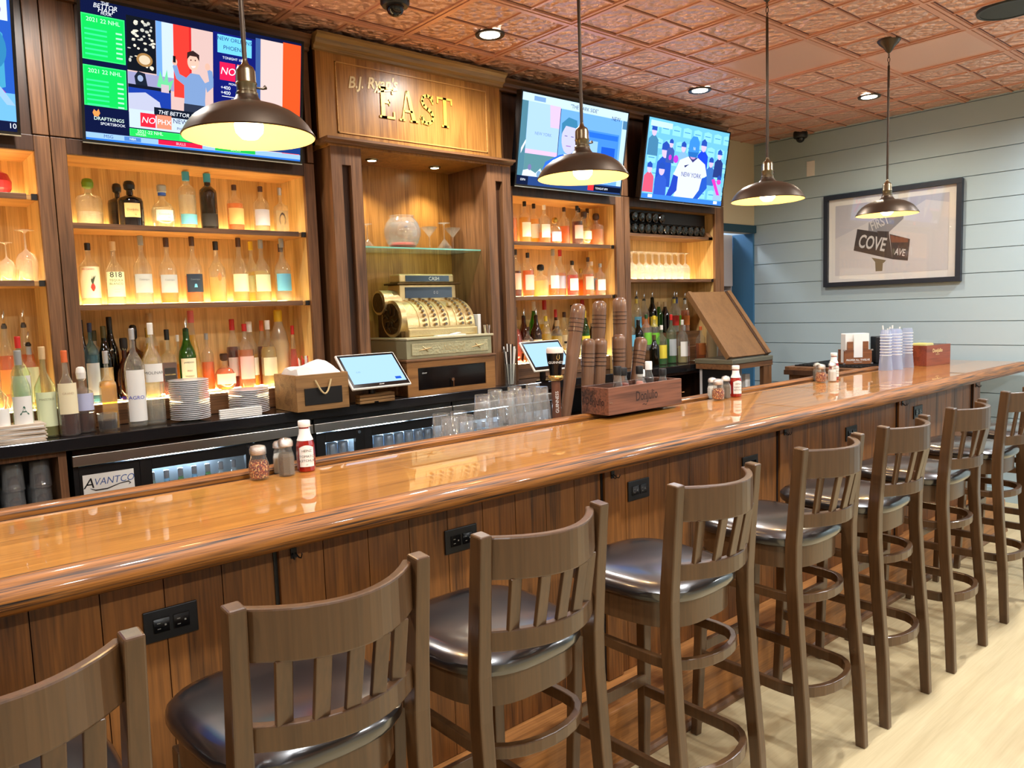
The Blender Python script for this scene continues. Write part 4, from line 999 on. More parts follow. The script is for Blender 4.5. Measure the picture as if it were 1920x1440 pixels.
def bottle(x, y, z, r, h, style, gl, liq, fill, cap, lab, label, group=None, pour=False, labz=None, txt=None, rz=None, name='bottle', band=None, labw=62):
    s = STY[style]; n = s.get('n', 18); a0 = PI/4 if n == 4 else 0
    body = umesh('bottle_body_'+style, lambda: MB().lathe(s['p'], n=n, a0=a0), GL[gl])
    b = D.objects.new(name, body); COL.objects.link(b)
    b.location = (x, y, z+0.0008); b.scale = (r, r, h)
    b.rotation_euler = (0, 0, rz if rz is not None else -0.45*math.atan2(x, y))
    tag(b, label, 'bottle', group)
    if liq and fill > 0.02 and gl != 'blackg':
        def lq():
            pr = [(0.001, 0.02)]
            for (q, zz) in s['p']:
                if zz < fill: pr.append((q*0.93, max(zz, 0.02)))
                else:
                    q0, z0 = pr[-1][0], pr[-1][1]; t = (fill-z0)/max(zz-z0, 1e-6); pr.append((q0+(q*0.93-q0)*t, fill)); break
            return MB().lathe(pr, n=n, a0=a0)
        child('liquid', umesh('liquid_%s_%d' % (style, round(fill*20)), lq, LQ[liq]), b)
    if pour:
        c = child('pour_spout_base', umesh('pour_base', lambda: MB().lathe([(0.26, 0.90), (0.34, 0.905), (0.34, 0.93), (0.24, 0.945), (0.20, 0.96)], n=12), capmat('black')), b)
        child('pour_spout', umesh('pour_tube', lambda: MB().tube([(0, 0, 0.955), (0.03, 0, 0.99), (0.16, 0, 1.06)], [0.16, 0.11, 0.07], 8), chrome), b)
        if cap and cap != 'black':
            child('neck_foil', umesh('neck_foil_'+style, lambda: MB().lathe([(0.30, 0.78), (0.31, 0.895)], n=16, cap=False), capmat(cap)), b)
    elif cap:
        child('cap', umesh('cap_'+style, lambda: MB().lathe(s['cap'], n=16), capmat(cap)), b)
    if band:
        child('neck_band', umesh('band_%s' % style, lambda: MB().lathe([(0.33, 0.76), (0.33, 0.86)], n=16, cap=False), labmat(band)), b)
    if lab:
        za, zb = labz or s['lab']
        def lm():
            m = MB(); N = 10; A = math.radians(labw); vs = []; fs = []
            if n == 4:
                return m.box(-0.72, 0.72, -0.945, -0.925, za, zb)
            for k in range(N+1):
                a = -PI/2 - A + 2*A*k/N
                for zz in (za, zb): vs.append((1.015*math.cos(a), 1.015*math.sin(a), zz))
            for k in range(N): fs.append((2*k, 2*k+2, 2*k+3, 2*k+1))
            return m.add(vs, fs)
        lo = child('label', umesh('label_%s_%d_%d_%d' % (style, za*100, zb*100, labw), lm, labmat(lab)), b)
        for (st, fx, fz, size, colr) in (txt or []):
            me = text_mesh(st, size)
            me.transform(Matrix.Rotation(PI/2, 4, 'X'))
            for v in me.vertices:
                X = v.co.x/r + fx; Z = v.co.z/h + fz
                v.co = (X, (-0.95 if n == 4 else -math.sqrt(max(0.05, 1.03**2-min(X*X, 1)))), Z)
            me.materials.clear(); me.materials.append(mat('ink_%d_%d_%d' % colr, colr, 0.5))
            me.name = 'lettering'; child('lettering', me, lo)
    return b
def width_at(x, y, px):
    d = (Vector((x, y, 1.5))-CAM).dot(_fw); return px/F_PX*d*0.86
PLACED = []
def pb(u, vt, zb, y, px, style, gl, liq, fill, cap, lab, label, group=None, **k):
    p = P(u, vt, 'y', y); h = p.z-zb
    if k.get('pour'): h /= 1.06
    if 1.5 < zb < 1.9: h = min(h, 0.324)
    if zb == 2.0: h = min(h, 0.278)
    if u > 1185: h = min(h, (1.722-zb)/(1.06 if k.get('pour') else 1))
    r = width_at(p.x, y, px)/2*(0.84 if u > 940 else 1.0)
    r = min(r, 0.054 if style in ('round', 'oval', 'squat') else (0.034 if style == 'sq' else 0.0405)); r = max(r, 0.022)
    o = bottle(p.x, y, zb, r, h, style, gl, liq, fill, cap, lab, label, group, **k)
    re = r*(1.32 if style == 'sq' else 1.03)
    if u > 1185: lo_, hi_ = {1.34: (3.877, 3.995), 1.22: (3.782, 3.872)}.get(zb, (3.555, 3.775))
    elif zb > ZC+0.05: lo_, hi_ = (3.826 if zb < 1.5 else 3.776), 3.975
    else: lo_, hi_ = 3.555, 3.715
    a, b_ = (4.375, 5.432) if u > 1185 else (3.255, 4.222) if u > 940 else (0.773, 1.846) if p.x > 0.70 else (-0.415, 0.655)
    xl, xh = a+0.006, b_-0.03
    if zb < ZC+0.05: xl, xh = xl-0.1, xh+0.1
    PLACED.append([o, re, lo_, hi_, xl, xh, u])
    return o
def settle():
    """slide bottles along their line of sight, then sideways, until none touch"""
    for it in range(1500):
        moved = False
        for i in range(len(PLACED)):
            oi, ri, lo, hi, xl, xh, _u = PLACED[i]
            for j in range(i):
                oj, rj, lo2, hi2, xl2, xh2, _v = PLACED[j]
                if abs(oi.location.z-oj.location.z) > 0.25: continue
                dx = oi.location.x-oj.location.x; dy = oi.location.y-oj.location.y
                dist = math.hypot(dx, dy); need = ri+rj+0.001
                if dist < need:
                    moved = True
                    e = (need-dist)*0.55
                    s_ = 1 if dy >= 0 else -1
                    ux, uy = (dx/dist, dy/dist) if dist > 1e-6 else (1, 0)
                    wgt = 0.15 if it < 120 else (0.6 if it < 400 else 1.1)
                    oi.location.y += s_*e*0.7 + uy*e*wgt; oj.location.y -= s_*e*0.7 + uy*e*wgt
                    oi.location.x += ux*e*wgt; oj.location.x -= ux*e*wgt
        for o_, r_, lo, hi, xl, xh, _u in PLACED:
            o_.location.y = min(max(o_.location.y, lo+r_), hi-r_)
            o_.location.x = min(max(o_.location.x, xl+r_), xh-r_)
        if not moved: break

G2A = 'tequila bottles on the top shelf under the large television'
y_ = 3.86
K = (30, 28, 30)
pb(163, 335, 2.0, y_, 54, 'squat', 'clear', 'water', 0.30, 'lime', None, 'squat clear bottle with green stopper and lime hang tag', G2A)
hb = D.objects[-1] if False else None
pb(219, 344, 2.0, 3.92, 40, 'squat', 'smoke', 'rum', 0.4, 'black', None, 'smoky squat bottle half hidden behind the black oval label bottle', G2A)
pb(240, 340, 2.0, 3.84, 52, 'squat', 'blackg', None, 0, 'black', 'tan', 'squat black bottle with round cream label', G2A, labz=(0.20, 0.50), labw=36, txt=[('DonJulio', 0, 0.36, 0.014, (120, 90, 50)), ('70', 0.2, 0.25, 0.008, K)])
pb(302, 347, 2.0, y_, 56, 'round', 'clear', 'water', 0.5, 'grey', 'white', 'round clear bottle with blue neck band and white label', G2A, band='blue', labw=42, txt=[('DonJulio', 0, 0.32, 0.014, (90, 100, 150)), ('70', 0.3, 0.24, 0.012, (40, 50, 110))])
pb(347, 322, 2.0, y_, 38, 'cyl', 'clear', 'water', 0.6, 'cyan', 'cyan', 'tall clear bottle with sky blue cap and sky blue label', G2A, labz=(0.10, 0.27))
pb(387, 326, 2.0, y_, 36, 'cyl', 'smoke', 'rum', 0.6, 'cyan', 'black', 'tall smoky dark bottle with blue banded black cap', G2A, labz=(0.08, 0.30))
pb(438, 347, 2.0, y_, 44, 'std', 'clear', 'amber', 0.6, 'brown', 'tan', 'amber tequila bottle with brown cork and tan label', G2A)
pb(487, 350, 2.0, y_, 46, 'std', 'clear', 'water', 0.5, 'brown', 'lilac', 'clear bottle with brown cork and pale lilac label', G2A)
b = pb(542, 354, 2.0, y_, 44, 'sq', 'clear', 'water', 0.5, 'silver', None, 'clear flared bottle with silver cap and dark horseshoe emblem', G2A)
m = MB().bar([(0.42*math.cos(a), -0.95, 0.30+0.13*math.sin(a)) for a in [(-0.25+1.5*k/16)*PI for k in range(17)]], 0.04, 0.14, up=(0, -1, 0)); m.build('horseshoe', mat('dark_iron', (70, 60, 58), 0.5), b)
G2B = 'tequila bottles on the middle shelf under the large television'
SB = 1.65
b = pb(163, 456, SB, y_, 42, 'std', 'clear', 'water', 0.62, 'black', 'cream', 'clear bottle with black cap and red agave pineapple picture', G2B, labz=(0.12, 0.62), labw=75, txt=[('MI CAMPO', -0.2, 0.575, 0.010, (210, 50, 40))])
MB().lathe([(0.001, 0), (0.22, 0.03), (0.30, 0.09), (0.22, 0.16), (0.05, 0.18)], (0.1, -0.86, 0.20), n=12, sy=0.7).build('agave_print', labmat('red'), b)
for k in range(5):
    MB().tube([(0.1, -1.0, 0.36), (0.1+(k-2)*0.16, -1.02+abs(k-2)*0.03, 0.47)], [0.05, 0.01], 5).build('leaf_print', mat('print_green', (60, 70, 50), 0.6), b)
pb(210, 453, SB, y_, 42, 'tall', 'clear', 'water', 0.25, 'tan', 'pale', 'clear bottle marked 818 with a pale green label', G2B, labz=(0.13, 0.52), txt=[('818', 0, 0.47, 0.034, K), ('TEQUILA', 0, 0.385, 0.014, (70, 90, 60)), ('BLANCO', 0, 0.33, 0.014, (70, 90, 60)), ('------', 0, 0.25, 0.012, (120, 140, 80)), ('------', 0, 0.21, 0.012, (120, 140, 80))])
for u, vt, lq, cp, lb, lab in ((262, 442, 'water', 'grey', 'grey', 'clear bottle with pale grey wrapped neck and grey label beside the 818 bottle'), (310, 446, 'gold', 'brown', 'grey', 'golden bottle with dark cap and grey label'), (358, 444, 'amber', 'brown', 'navy', 'amber bottle with dark blue sunset label'), (403, 453, 'pale', 'black', None, 'pale yellow bottle with black cap and orange agave print'), (445, 440, 'pale', 'brown', 'cream', 'pale bottle with dark red brown cork and cream label')):
    b = pb(u, vt, SB, y_, 40, 'tall', 'clear', lq, 0.42, cp, lb, lab, G2B, txt=[('Casamigos', 0, 0.36, 0.010, (120, 130, 140))] if lb in ('grey', 'navy') else None)
    if lb == 'navy': MB().lathe([(0.25, 0.24), (0.2, 0.29), (0.001, 0.31)], (0, -0.86, 0), n=12, sy=0.9).build('sun_print', labmat('cyan'), b)
    if lb is None: MB().lathe([(0.02, 0.34), (0.2, 0.38), (0.22, 0.44), (0.001, 0.50)], (0.1, -0.86, 0), n=10, sy=0.8).build('flower_print', labmat('orange'), b)
for u, vt, px, yy, cp, lb, lq, lab in ((470, 453, 30, 3.90, 'yellow', 'pale', 'pale', 'slim pale yellow bottle behind its neighbours with yellow cap'), (486, 450, 34, 3.84, 'grey', 'pale', 'pale', 'slim pale bottle with grey cap right of the yellow capped one'), (522, 440, 38, 3.86, 'grey', 'cyan', 'water', 'tall clear bottle with grey cap and light blue label'), (555, 457, 36, 3.86, 'navy', 'kraft', 'pale', 'clear bottle with slate cap at the right end of the middle shelf')):
    pb(u, vt, SB, yy, px, 'tall', 'clear', lq, 0.5, cp, lb, lab, G2B)
# lower rows of the same cabinet
G2C = 'liquor bottles crowded on the lit step under the large television'
ZS = 1.214
low = [ # u, vtop, px, y, style, glass, liquid, fill, cap, label colour, labz, pour, text, description
 (153, 600, 26, 3.95, 'wine', 'wine', None, 0, 'black', None, None, False, None, 'dark bottle peeking out at the left frame of the lit step'),
 (168, 620, 30, 3.95, 'cyl', 'milky', 'water', .5, 'olive', 'pale', None, False, None, 'pale milky bottle behind the blue bottle'),
 (188, 605, 30, 3.87, 'std', 'blue', 'blue', .6, 'navy', 'grey', (.1, .5), False, None, 'pale blue bottle with navy ridged cap'),
 (206, 611, 30, 3.90, 'wine', 'wine', None, 0, 'olive', 'kraft', None, False, None, 'dark green bottle with gold flecked neck'),
 (222, 594, 30, 3.97, 'wine', 'wine', None, 0, 'black', None, None, False, None, 'tall dark bottle at the very back of the lit step'),
 (255, 632, 40, 3.97, 'round', 'brown', 'rum', .5, 'black', None, None, False, None, 'round brown bottle behind the two clear ones'),
 (283, 608, 36, 3.97, 'squat', 'brown', 'rum', .5, 'black', None, None, False, None, 'dark brown bottle in the back row behind the yellow bottle'),
 (301, 614, 36, 3.86, 'tall', 'clear', 'yellow', .78, 'gold', None, None, False, None, 'bright yellow bottle with gold cap'),
 (332, 586, 32, 3.935, 'wine', 'clear', 'gold', .6, 'tan', 'red', (.16, .38), False, [('RED LABEL', 0, .27, .009, (250, 220, 180))], 'golden bottle with tan neck and slanted red label'),
 (364, 616, 34, 3.84, 'sq', 'clear', 'rum', .5, 'black', 'black', (.22, .42), False, [('BLACK LABEL', 0, .32, .008, (220, 190, 120))], 'square whisky bottle with black cap and black label'),
 (380, 626, 22, 3.94, 'std', 'clear', 'gold', .5, 'cream' if False else 'white', None, None, False, None, 'small pale bottle with white cap behind the green bottle'),
 (404, 600, 36, 3.845, 'wine', 'green', 'green', .5, 'green', 'cream', (.18, .52), True, [('JAMESON', 0, .46, .011, (60, 70, 40)), ('IRISH', 0, .34, .010, (150, 60, 40)), ('WHISKEY', 0, .26, .010, (60, 70, 40))], 'green whiskey bottle with cream label and dark pourer'),
 (414, 581, 34, 3.93, 'cone', 'clear', 'yellow', .7, 'pink', None, None, False, None, 'yellow bottle with pink top standing tall behind the green bottle'),
 (435, 623, 26, 3.90, 'std', 'clear', 'orange', .5, 'grey', None, None, False, None, 'small orange bottle with grey metal cap'),
 (452, 598, 30, 3.96, 'wine', 'clear', 'rum', .6, 'red', 'white', None, False, None, 'dark red bottle with red cap at the back'),
 (446, 662, 46, 3.85, 'round', 'clear', 'orange', .6, 'brown', 'cream', (.18, .46), False, None, 'round orange bottle with round cream label'),
 (466, 607, 38, 3.88, 'std', 'clear', 'orange', .6, 'red', 'pink', (.15, .50), False, None, 'orange bottle with dark red cap and pink label'),
 (497, 602, 34, 3.93, 'wine', 'clear', 'gold', .5, 'white', 'white', None, False, None, 'golden bottle with white wrapped neck'),
 (492, 601, 24, 3.98, 'wine', 'clear', 'rum', .6, 'orange', None, None, False, None, 'dark bottle with copper cap behind the white necked bottle'),
 (520, 600, 36, 3.86, 'tall', 'clear', 'pale', .6, 'white', 'cream', None, False, None, 'pale cream bottle with white neck before the big jug'),
 (531, 581, 50, 3.94, 'oval', 'milky', 'cream', .6, 'yellow', None, None, False, None, 'large pale plastic jug with yellow cap'),
 (561, 610, 20, 3.90, 'cone', 'clear', 'red', .6, 'red', None, None, False, None, 'red squeeze bottle with white tip'),
]
for u, vt, px, yy, st, gl, lq, fi, cp, lb, lz, po, tx, lab in low:
    pb(u, vt, ZS, yy, px, st, gl, lq, fi, cp, lb, lab, G2C, labz=lz, pour=po, txt=tx, labw=55)
G2D = 'liquor bottles standing on the granite at the left'
front = [
 (193, 658, 44, 3.70, 'sq', 'clear', 'gold', .62, 'silver', None, None, [('ABEL', 0, .20, .016, (250, 240, 200))], 'tall square golden bottle with clear stopper on the granite'),
 (235, 616, 40, 3.79-.03, 'std', 'clear', 'water', .5, 'silver', 'white', (.06, .58), [('MILAGRO', -.5, .3, .022, (40, 70, 190))], 'clear bottle with blue edge print and silver cap'),
 (270, 606, 48, 3.74, 'std', 'clear', 'water', .4, 'white', 'white', (.42, .60), [('MOLINARI', 0, .51, .018, (110, 110, 110))], 'clear round shouldered bottle with white cap and white label'),
]
for u, vt, px, yy, st, gl, lq, fi, cp, lb, lz, tx, lab in front:
    b = pb(u, vt, ZC, yy, px, st, gl, lq, fi, cp, lb, lab, G2D, labz=lz, txt=tx)
# bottles of the left cabinet
G1 = 'liquor bottles at the left end of the back counter'
for u, vt, zb, px, yy, st, gl, lq, fi, cp, lb, lz, po, tx, lab in (
 (5, 590, 1.214, 34, 3.90, 'wine', 'clear', 'orange', .6, 'black', 'orange', None, True, None, 'orange bottle with metal pourer at the far left'),
 (50, 588, 1.214, 34, 3.92, 'wine', 'clear', 'amber', .6, 'black', 'cream', None, True, None, 'amber bottle with metal pourer in the back left corner'),
 (26, 631, ZC, 38, 3.745, 'std', 'greenish', 'pale', .5, 'red', 'white', (.1, .62), False, None, 'greenish bottle with red cap'),
 (69, 628, 1.214, 34, 3.86, 'tall', 'clear', 'pale', .6, 'grey', 'pale', (.1, .6), True, None, 'slim pale bottle with thin metal pourer'),
 (-8, 700, ZC, 40, 3.60, 'std', 'greenish', 'water', .4, 'grey', 'white', None, False, None, 'pale green bottle cut by the left edge'),
 (30, 657, ZC, 40, 3.63, 'wine', 'greenish', 'water', .4, 'grey', 'white', (.12, .50), False, [('ESPRESSO', 0, .15, .012, K), ('A', .1, .34, .05, (50, 100, 80))], 'bottle with grey foil neck and white label with green mark'),
 (78, 650, ZC, 44, 3.66, 'tall', 'greenish', 'pale', .42, 'tan', 'pale', (.12, .50), False, [('MAESTRO', 0, .42, .012, (150, 150, 110))], 'pale green bottle with ringed neck and pale yellow label'),
 (117, 657, ZC, 40, 3.66, 'tall', 'clear', 'rum', .52, 'orange', 'cream', (.26, .62), False, [('GRAND', 0, .5, .012, (190, 160, 120))], 'bottle with orange foil neck and cream label'),
 (146, 688, ZC, 44, 3.68, 'squat', 'clear', 'rum', .30, 'white', 'lilac', (.34, .60), False, None, 'short bottle with clear round stopper and pale blue label'),
):
    pb(u, vt, zb, yy, px, st, gl, lq, fi, cp, lb, lab, G1, labz=lz, pour=po, txt=tx, labw=60)
# right lit cabinet: rows described by their look and place in the row
def row(spec, zb, where, group):
    for i, (u, vt, px, yy, st, gl, lq, fi, cp, lb, po, look) in enumerate(spec):
        pb(u, vt, zb, yy, px, st, gl, lq, fi, cp, lb, look+' '+where, group, pour=po, labw=50)
row([
 (957, 377, 36, 3.90, 'std', 'clear', 'amber', .6, 'brown', None, False, 'amber bottle cut by the niche pillar'),
 (983, 378, 38, 3.86, 'std', 'clear', 'gold', .62, 'black', 'white', False, 'left of the two golden bottles with white paper labels'),
 (1003, 379, 38, 3.90, 'std', 'clear', 'gold', .62, 'black', 'white', False, 'right of the two golden bottles with white paper labels'),
 (1018, 385, 34, 3.84, 'std', 'clear', 'amber', .30, 'white', 'white', False, 'bottle with white cap and white label'),
 (1040, 408, 34, 3.82, 'squat', 'clear', 'orange', .4, 'gold', 'lilac', False, 'short orange bottle with lilac label'),
 (1057, 389, 40, 3.86, 'std', 'clear', 'orange', .5, 'brown', None, False, 'orange bottle with dark broad cork'),
 (1077, 388, 34, 3.86, 'std', 'clear', 'rum', .6, 'black', 'pink', False, 'reddish brown bottle with tall black cap'),
 (1093, 386, 36, 3.93, 'std', 'clear', 'pale', .6, 'black', None, False, 'pale bottle with black cap at the back'),
 (1107, 398, 52, 3.84, 'round', 'clear', 'pale', .5, 'brown', 'pale', False, 'big round pale bottle'),
 (1116, 388, 34, 3.94, 'std', 'clear', 'gold', .5, 'brown', None, False, 'golden bottle behind the round one'),
 (1135, 402, 42, 3.84, 'squat', 'clear', 'amber', .5, 'brown', None, False, 'short amber bottle at the right end'),
], 2.0, 'top shelf right of the hutch', 'whiskey bottles on the top shelf right of the hutch')
row([
 (966, 468, 28, 3.88, 'std', 'clear', 'rum', .55, 'black', 'pink', False, 'dark red bottle with black cap by the pillar'),
 (990, 474, 36, 3.86, 'std', 'clear', 'orange', .62, 'black', 'pink', False, 'salmon bottle with black ringed cap'),
 (1012, 496, 42, 3.85, 'squat', 'clear', 'pale', .5, 'black', None, False, 'short pale bottle with small figure stopper'),
 (1036, 464, 36, 3.85, 'tall', 'clear', 'amber', .25, 'grey', 'white', False, 'tall bottle with grey foil and white label'),
 (1053, 463, 36, 3.87, 'tall', 'clear', 'pink', .5, 'red', 'lilac', False, 'tall bottle with dark red foil'),
 (1069, 490, 30, 3.84, 'std', 'clear', 'red', .6, 'black', 'white', False, 'red bottle with black cap and white label'),
 (1081, 489, 26, 3.93, 'std', 'clear', 'pale', .6, 'black', 'green', False, 'narrow bottle with green neck seal'),
 (1099, 483, 38, 3.86, 'std', 'clear', 'orange', .56, 'brown', 'pink', False, 'orange bottle with pink label'),
 (1119, 490, 32, 3.86, 'std', 'clear', 'water', .5, 'white', 'cyan', False, 'clear bottle with light blue label'),
 (1135, 495, 28, 3.84, 'std', 'clear', 'pink', .5, 'grey', 'white', False, 'pinkish bottle with round white label'),
 (1150, 505, 26, 3.93, 'sq', 'clear', 'orange', .6, 'gold', None, False, 'orange bottle at the right end'),
], 1.648, 'middle shelf right of the hutch', 'whiskey bottles on the middle shelf right of the hutch')
row([
 (979, 575, 40, 3.93, 'round', 'clear', 'red', .6, 'brown', None, False, 'round reddish bottle'),
 (999, 582, 32, 3.88, 'wine', 'brown', 'rum', .5, 'black', 'cream', True, 'left of two brown bottles with cream necks'),
 (1014, 581, 34, 3.90, 'wine', 'brown', 'rum', .5, 'black', 'cream', True, 'right of two brown bottles with cream necks'),
 (1020, 565, 28, 3.97, 'wine', 'green', 'green', .5, 'white', None, False, 'dark green bottle with white foil'),
 (1031, 563, 30, 3.95, 'wine', 'clear', 'yellow', .6, 'red', None, False, 'yellow bottle with bright red foil'),
 (1044, 592, 34, 3.86, 'std', 'clear', 'yellow', .6, 'yellow', None, False, 'yellow bottle with pale cap'),
 (1052, 580, 22, 3.95, 'wine', 'brown', 'rum', .7, 'red', None, False, 'dark maroon bottle with red rim'),
 (1063, 585, 34, 3.90, 'std', 'clear', 'pale', .6, 'brown', 'cream', False, 'pale yellow bottle with brown cork'),
 (1062, 600, 36, 3.84, 'cyl', 'clear', 'yellow', .6, 'tan', None, False, 'yellow bottle with embossed tan cap'),
 (1077, 572, 30, 3.93, 'wine', 'clear', 'gold', .6, 'brown', None, False, 'golden bottle with dark square tag'),
 (1013, 612, 26, 3.835, 'std', 'clear', 'amber', .5, 'brown', 'kraft', False, 'short amber bottle with brown cap in front'),
 (1070, 640, 34, 3.835, 'std', 'clear', 'yellow', .6, 'black', 'cream', False, 'short yellow bottle beside the tablet'),
 (1106, 580, 26, 3.90, 'wine', 'clear', 'pale', .6, 'silver', 'cream', False, 'slim silver topped bottle'),
 (1112, 562, 28, 3.96, 'wine', 'wine', None, 0, 'red', 'red', False, 'dark bottle with red top'),
 (1123, 581, 32, 3.87, 'wine', 'green', 'green', .5, 'yellow', 'yellow', False, 'green bottle with yellow neck and label'),
 (1150, 610, 24, 3.84, 'wine', 'wine', None, 0, 'black', 'white', False, 'black capped dark wine bottle'),
 (1163, 603, 24, 3.92, 'wine', 'wine', None, 0, 'tan', 'white', False, 'dark wine bottle with pale cap'),
], ZS, 'on the lit step right of the hutch', 'liquor bottles on the lit step right of the hutch')
# last cabinet: pourer bottles on the granite
row([
 (1196, 548, 26, 3.90, 'wine', 'clear', 'water', .5, 'yellow', 'cyan', True, 'tall clear bottle with yellow neck and pourer'),
 (1208, 553, 28, 3.93, 'wine', 'clear', 'pink', .5, 'black', 'orange', True, 'tall bottle with black neck and orange label'),
 (1226, 550, 28, 3.90, 'wine', 'wine', None, 0, 'yellow', 'yellow', True, 'dark bottle with yellow seal and pourer'),
 (1234, 566, 22, 3.97, 'wine', 'green', 'green', .5, 'tan', None, False, 'corked green bottle at the back'),
 (1250, 566, 24, 3.97, 'wine', 'blackg', None, 0, 'tan', None, False, 'corked black bottle at the back'),
 (1265, 550, 28, 3.92, 'wine', 'clear', 'pale', .5, 'blue', 'green', True, 'clear bottle with blue neck and pourer'),
 (1273, 549, 26, 3.88, 'wine', 'clear', 'water', .5, 'yellow', 'red', True, 'clear bottle with yellow neck and red label'),
 (1285, 552, 24, 3.92, 'wine', 'clear', 'orange', .6, 'white', 'orange', True, 'orange bottle with white neck'),
], 1.34, 'in the back tier under the stemware shelf', 'pourer bottles in the back tier under the stemware shelf')
row([
 (1192, 596, 26, 3.80, 'std', 'clear', 'blue', .5, 'white', 'cyan', False, 'pale blue bottle with blue print'),
 (1204, 600, 26, 3.76, 'wine', 'wine', None, 0, 'black', 'white', False, 'dark wine bottle with white label'),
 (1216, 590, 30, 3.80, 'std', 'clear', 'water', .5, 'green', 'green', False, 'clear bottle with green leaf label'),
 (1231, 592, 32, 3.80, 'std', 'clear', 'pale', .5, 'yellow', 'green', False, 'bottle with yellow and green label'),
], 1.22, 'on the low step under the stemware shelf', 'bottles on the low step under the stemware shelf')
row([
 (1226, 628, 26, 3.68, 'wine', 'wine', None, 0, 'olive', None, False, 'dark wine bottle behind the short bat handle'),
 (1240, 610, 32, 3.72, 'std', 'greenish', 'green', .4, 'white', 'yellow', False, 'greenish bottle with yellow label'),
 (1254, 590, 34, 3.76, 'std', 'greenish', 'green', .5, 'red', 'grey', False, 'green tinted bottle with red cap and grey label'),
 (1268, 600, 32, 3.72, 'std', 'clear', 'pale', .4, 'white', 'white', False, 'clear bottle with white label'),
 (1283, 610, 34, 3.70, 'tall', 'clear', 'orange', .5, 'silver', 'pink', False, 'bottle with orange and white label'),
 (1298, 575, 30, 3.85, 'oval', 'milky', 'cream', .5, 'white', None, False, 'pale slender bottle by the slanted lid'),
 (1306, 612, 34, 3.78, 'std', 'clear', 'orange', .5, 'orange', 'orange', False, 'orange bottle half hidden by the slanted lid'),
], ZC, 'on the granite under the stemware shelf', 'liquor bottles on the granite under the stemware shelf')

settle()
# ---------------------------------------------------------------- glasses
gm = glass('glassware', (252, 253, 253), body=0.08)
def lathe_mesh(name, prof, m_, n=20, cap=False):
    me = MB().lathe(prof, n=n, cap=cap).mesh(name, m_); me.polygons.foreach_set('use_smooth', [True]*len(me.polygons)); return me
gms = glass('stemware_glass', (255, 255, 255), body=0.22)
stem_me = lathe_mesh('stemmed_glass', [(0.034, 0.0), (0.040, 0.05), (0.040, 0.085), (0.030, 0.110), (0.010, 0.125), (0.004, 0.135), (0.0035, 0.195), (0.010, 0.203), (0.036, 0.207), (0.036, 0.209), (0.001, 0.209)], gms)
tumbler_me = lathe_mesh('pint_glass', [(0.044, 0.0), (0.0445, 0.004), (0.041, 0.06), (0.038, 0.085), (0.036, 0.09), (0.032, 0.144), (0.030, 0.146), (0.001, 0.146), (0.001, 0.138), (0.029, 0.136), (0.033, 0.09), (0.0415, 0.004), (0.044, 0.0)], gm, 24)
short_me = lathe_mesh('short_glass', [(0.040, 0.0), (0.040, 0.004), (0.036, 0.105), (0.034, 0.110), (0.001, 0.110), (0.001, 0.100), (0.034, 0.098), (0.037, 0.004), (0.040, 0.0)], gm, 24)
def put(me, name, x, y, z, label, cat, group=None, s=1.0, rot=None):
    o = D.objects.new(name, me); COL.objects.link(o); o.location = (x, y, z); o.scale = (s, s, s)
    if rot: o.rotation_euler = rot
    return tag(o, label, cat, group)
for j in range(2):
    for i in range(10):
        put(stem_me, 'stemmed_glass', 4.425+0.0815*i+0.01*(j % 2), 3.818+0.084*j, 1.7606, 'upturned stemmed wine glass standing in the glowing row under the wine rack', 'glass', 'upturned stemmed glasses under the wine rack')
p = P(45, 432, 'y', 3.84); put(stem_me, 'stemmed_glass', p.x, 3.84, 1.7558, 'upturned flute glass on the left cabinet shelf', 'glass', s=(p.z-1.755)/0.209)
p = P(12, 470, 'y', 3.86); put(stem_me, 'stemmed_glass', p.x, 3.875, 1.7558, 'wide upturned wine glass left of the flute glass', 'glass', s=0.80)
p = P(2, 470, 'y', 3.92)
put(lathe_mesh('snifter', [(0.03, 0), (0.055, 0.03), (0.06, 0.06), (0.04, 0.11), (0.035, 0.12)], gm), 'snifter_glass', p.x-0.08, 3.885, 1.7558, 'round snifter glass at the left edge of the shelf', 'glass')
pr = P(2, 365, 'y', 3.85)
put(MB().lathe([(0.035, 0), (0.05, 0.03), (0.052, 0.06), (0.04, 0.09), (0.02, 0.10)], n=20).mesh('ornament', mat('red_enamel', (180, 50, 60), 0.3)), 'red_pot', pr.x-0.01, 3.85, 2.1108, 'small red and white pot on the upper left shelf', 'pot')
# martini glasses and fish bowl on the niche shelf
mart = lathe_mesh('martini_glass', [(0.036, 0), (0.036, 0.002), (0.006, 0.006), (0.0035, 0.015), (0.0035, 0.09), (0.006, 0.098), (0.056, 0.160), (0.0555, 0.161), (0.004, 0.101)], gm)
mart_up = lathe_mesh('martini_glass_upturned', [(0.056, 0), (0.0555, -0.001), (0.006, 0.062), (0.0035, 0.07), (0.0035, 0.145), (0.006, 0.154), (0.036, 0.158), (0.036, 0.160), (0.001, 0.160)], gm)
for (u, yy, me, s, lab) in ((690, 3.86, mart_up, 0.86, 'upturned martini glass left of the fish bowl'), (806, 3.91, mart, 0.90, 'martini glass just right of the fish bowl'), (834, 3.80, mart_up, 1.0, 'upturned martini glass in the middle right of the glass shelf'), (850, 3.90, mart, 0.90, 'martini glass at the right end of the glass shelf')):
    pp = P(u, 466, 'y', yy); put(me, 'martini_glass', pp.x, yy, 1.9385, lab, 'glass', s=s)
pp = P(754, 430, 'y', 3.84)
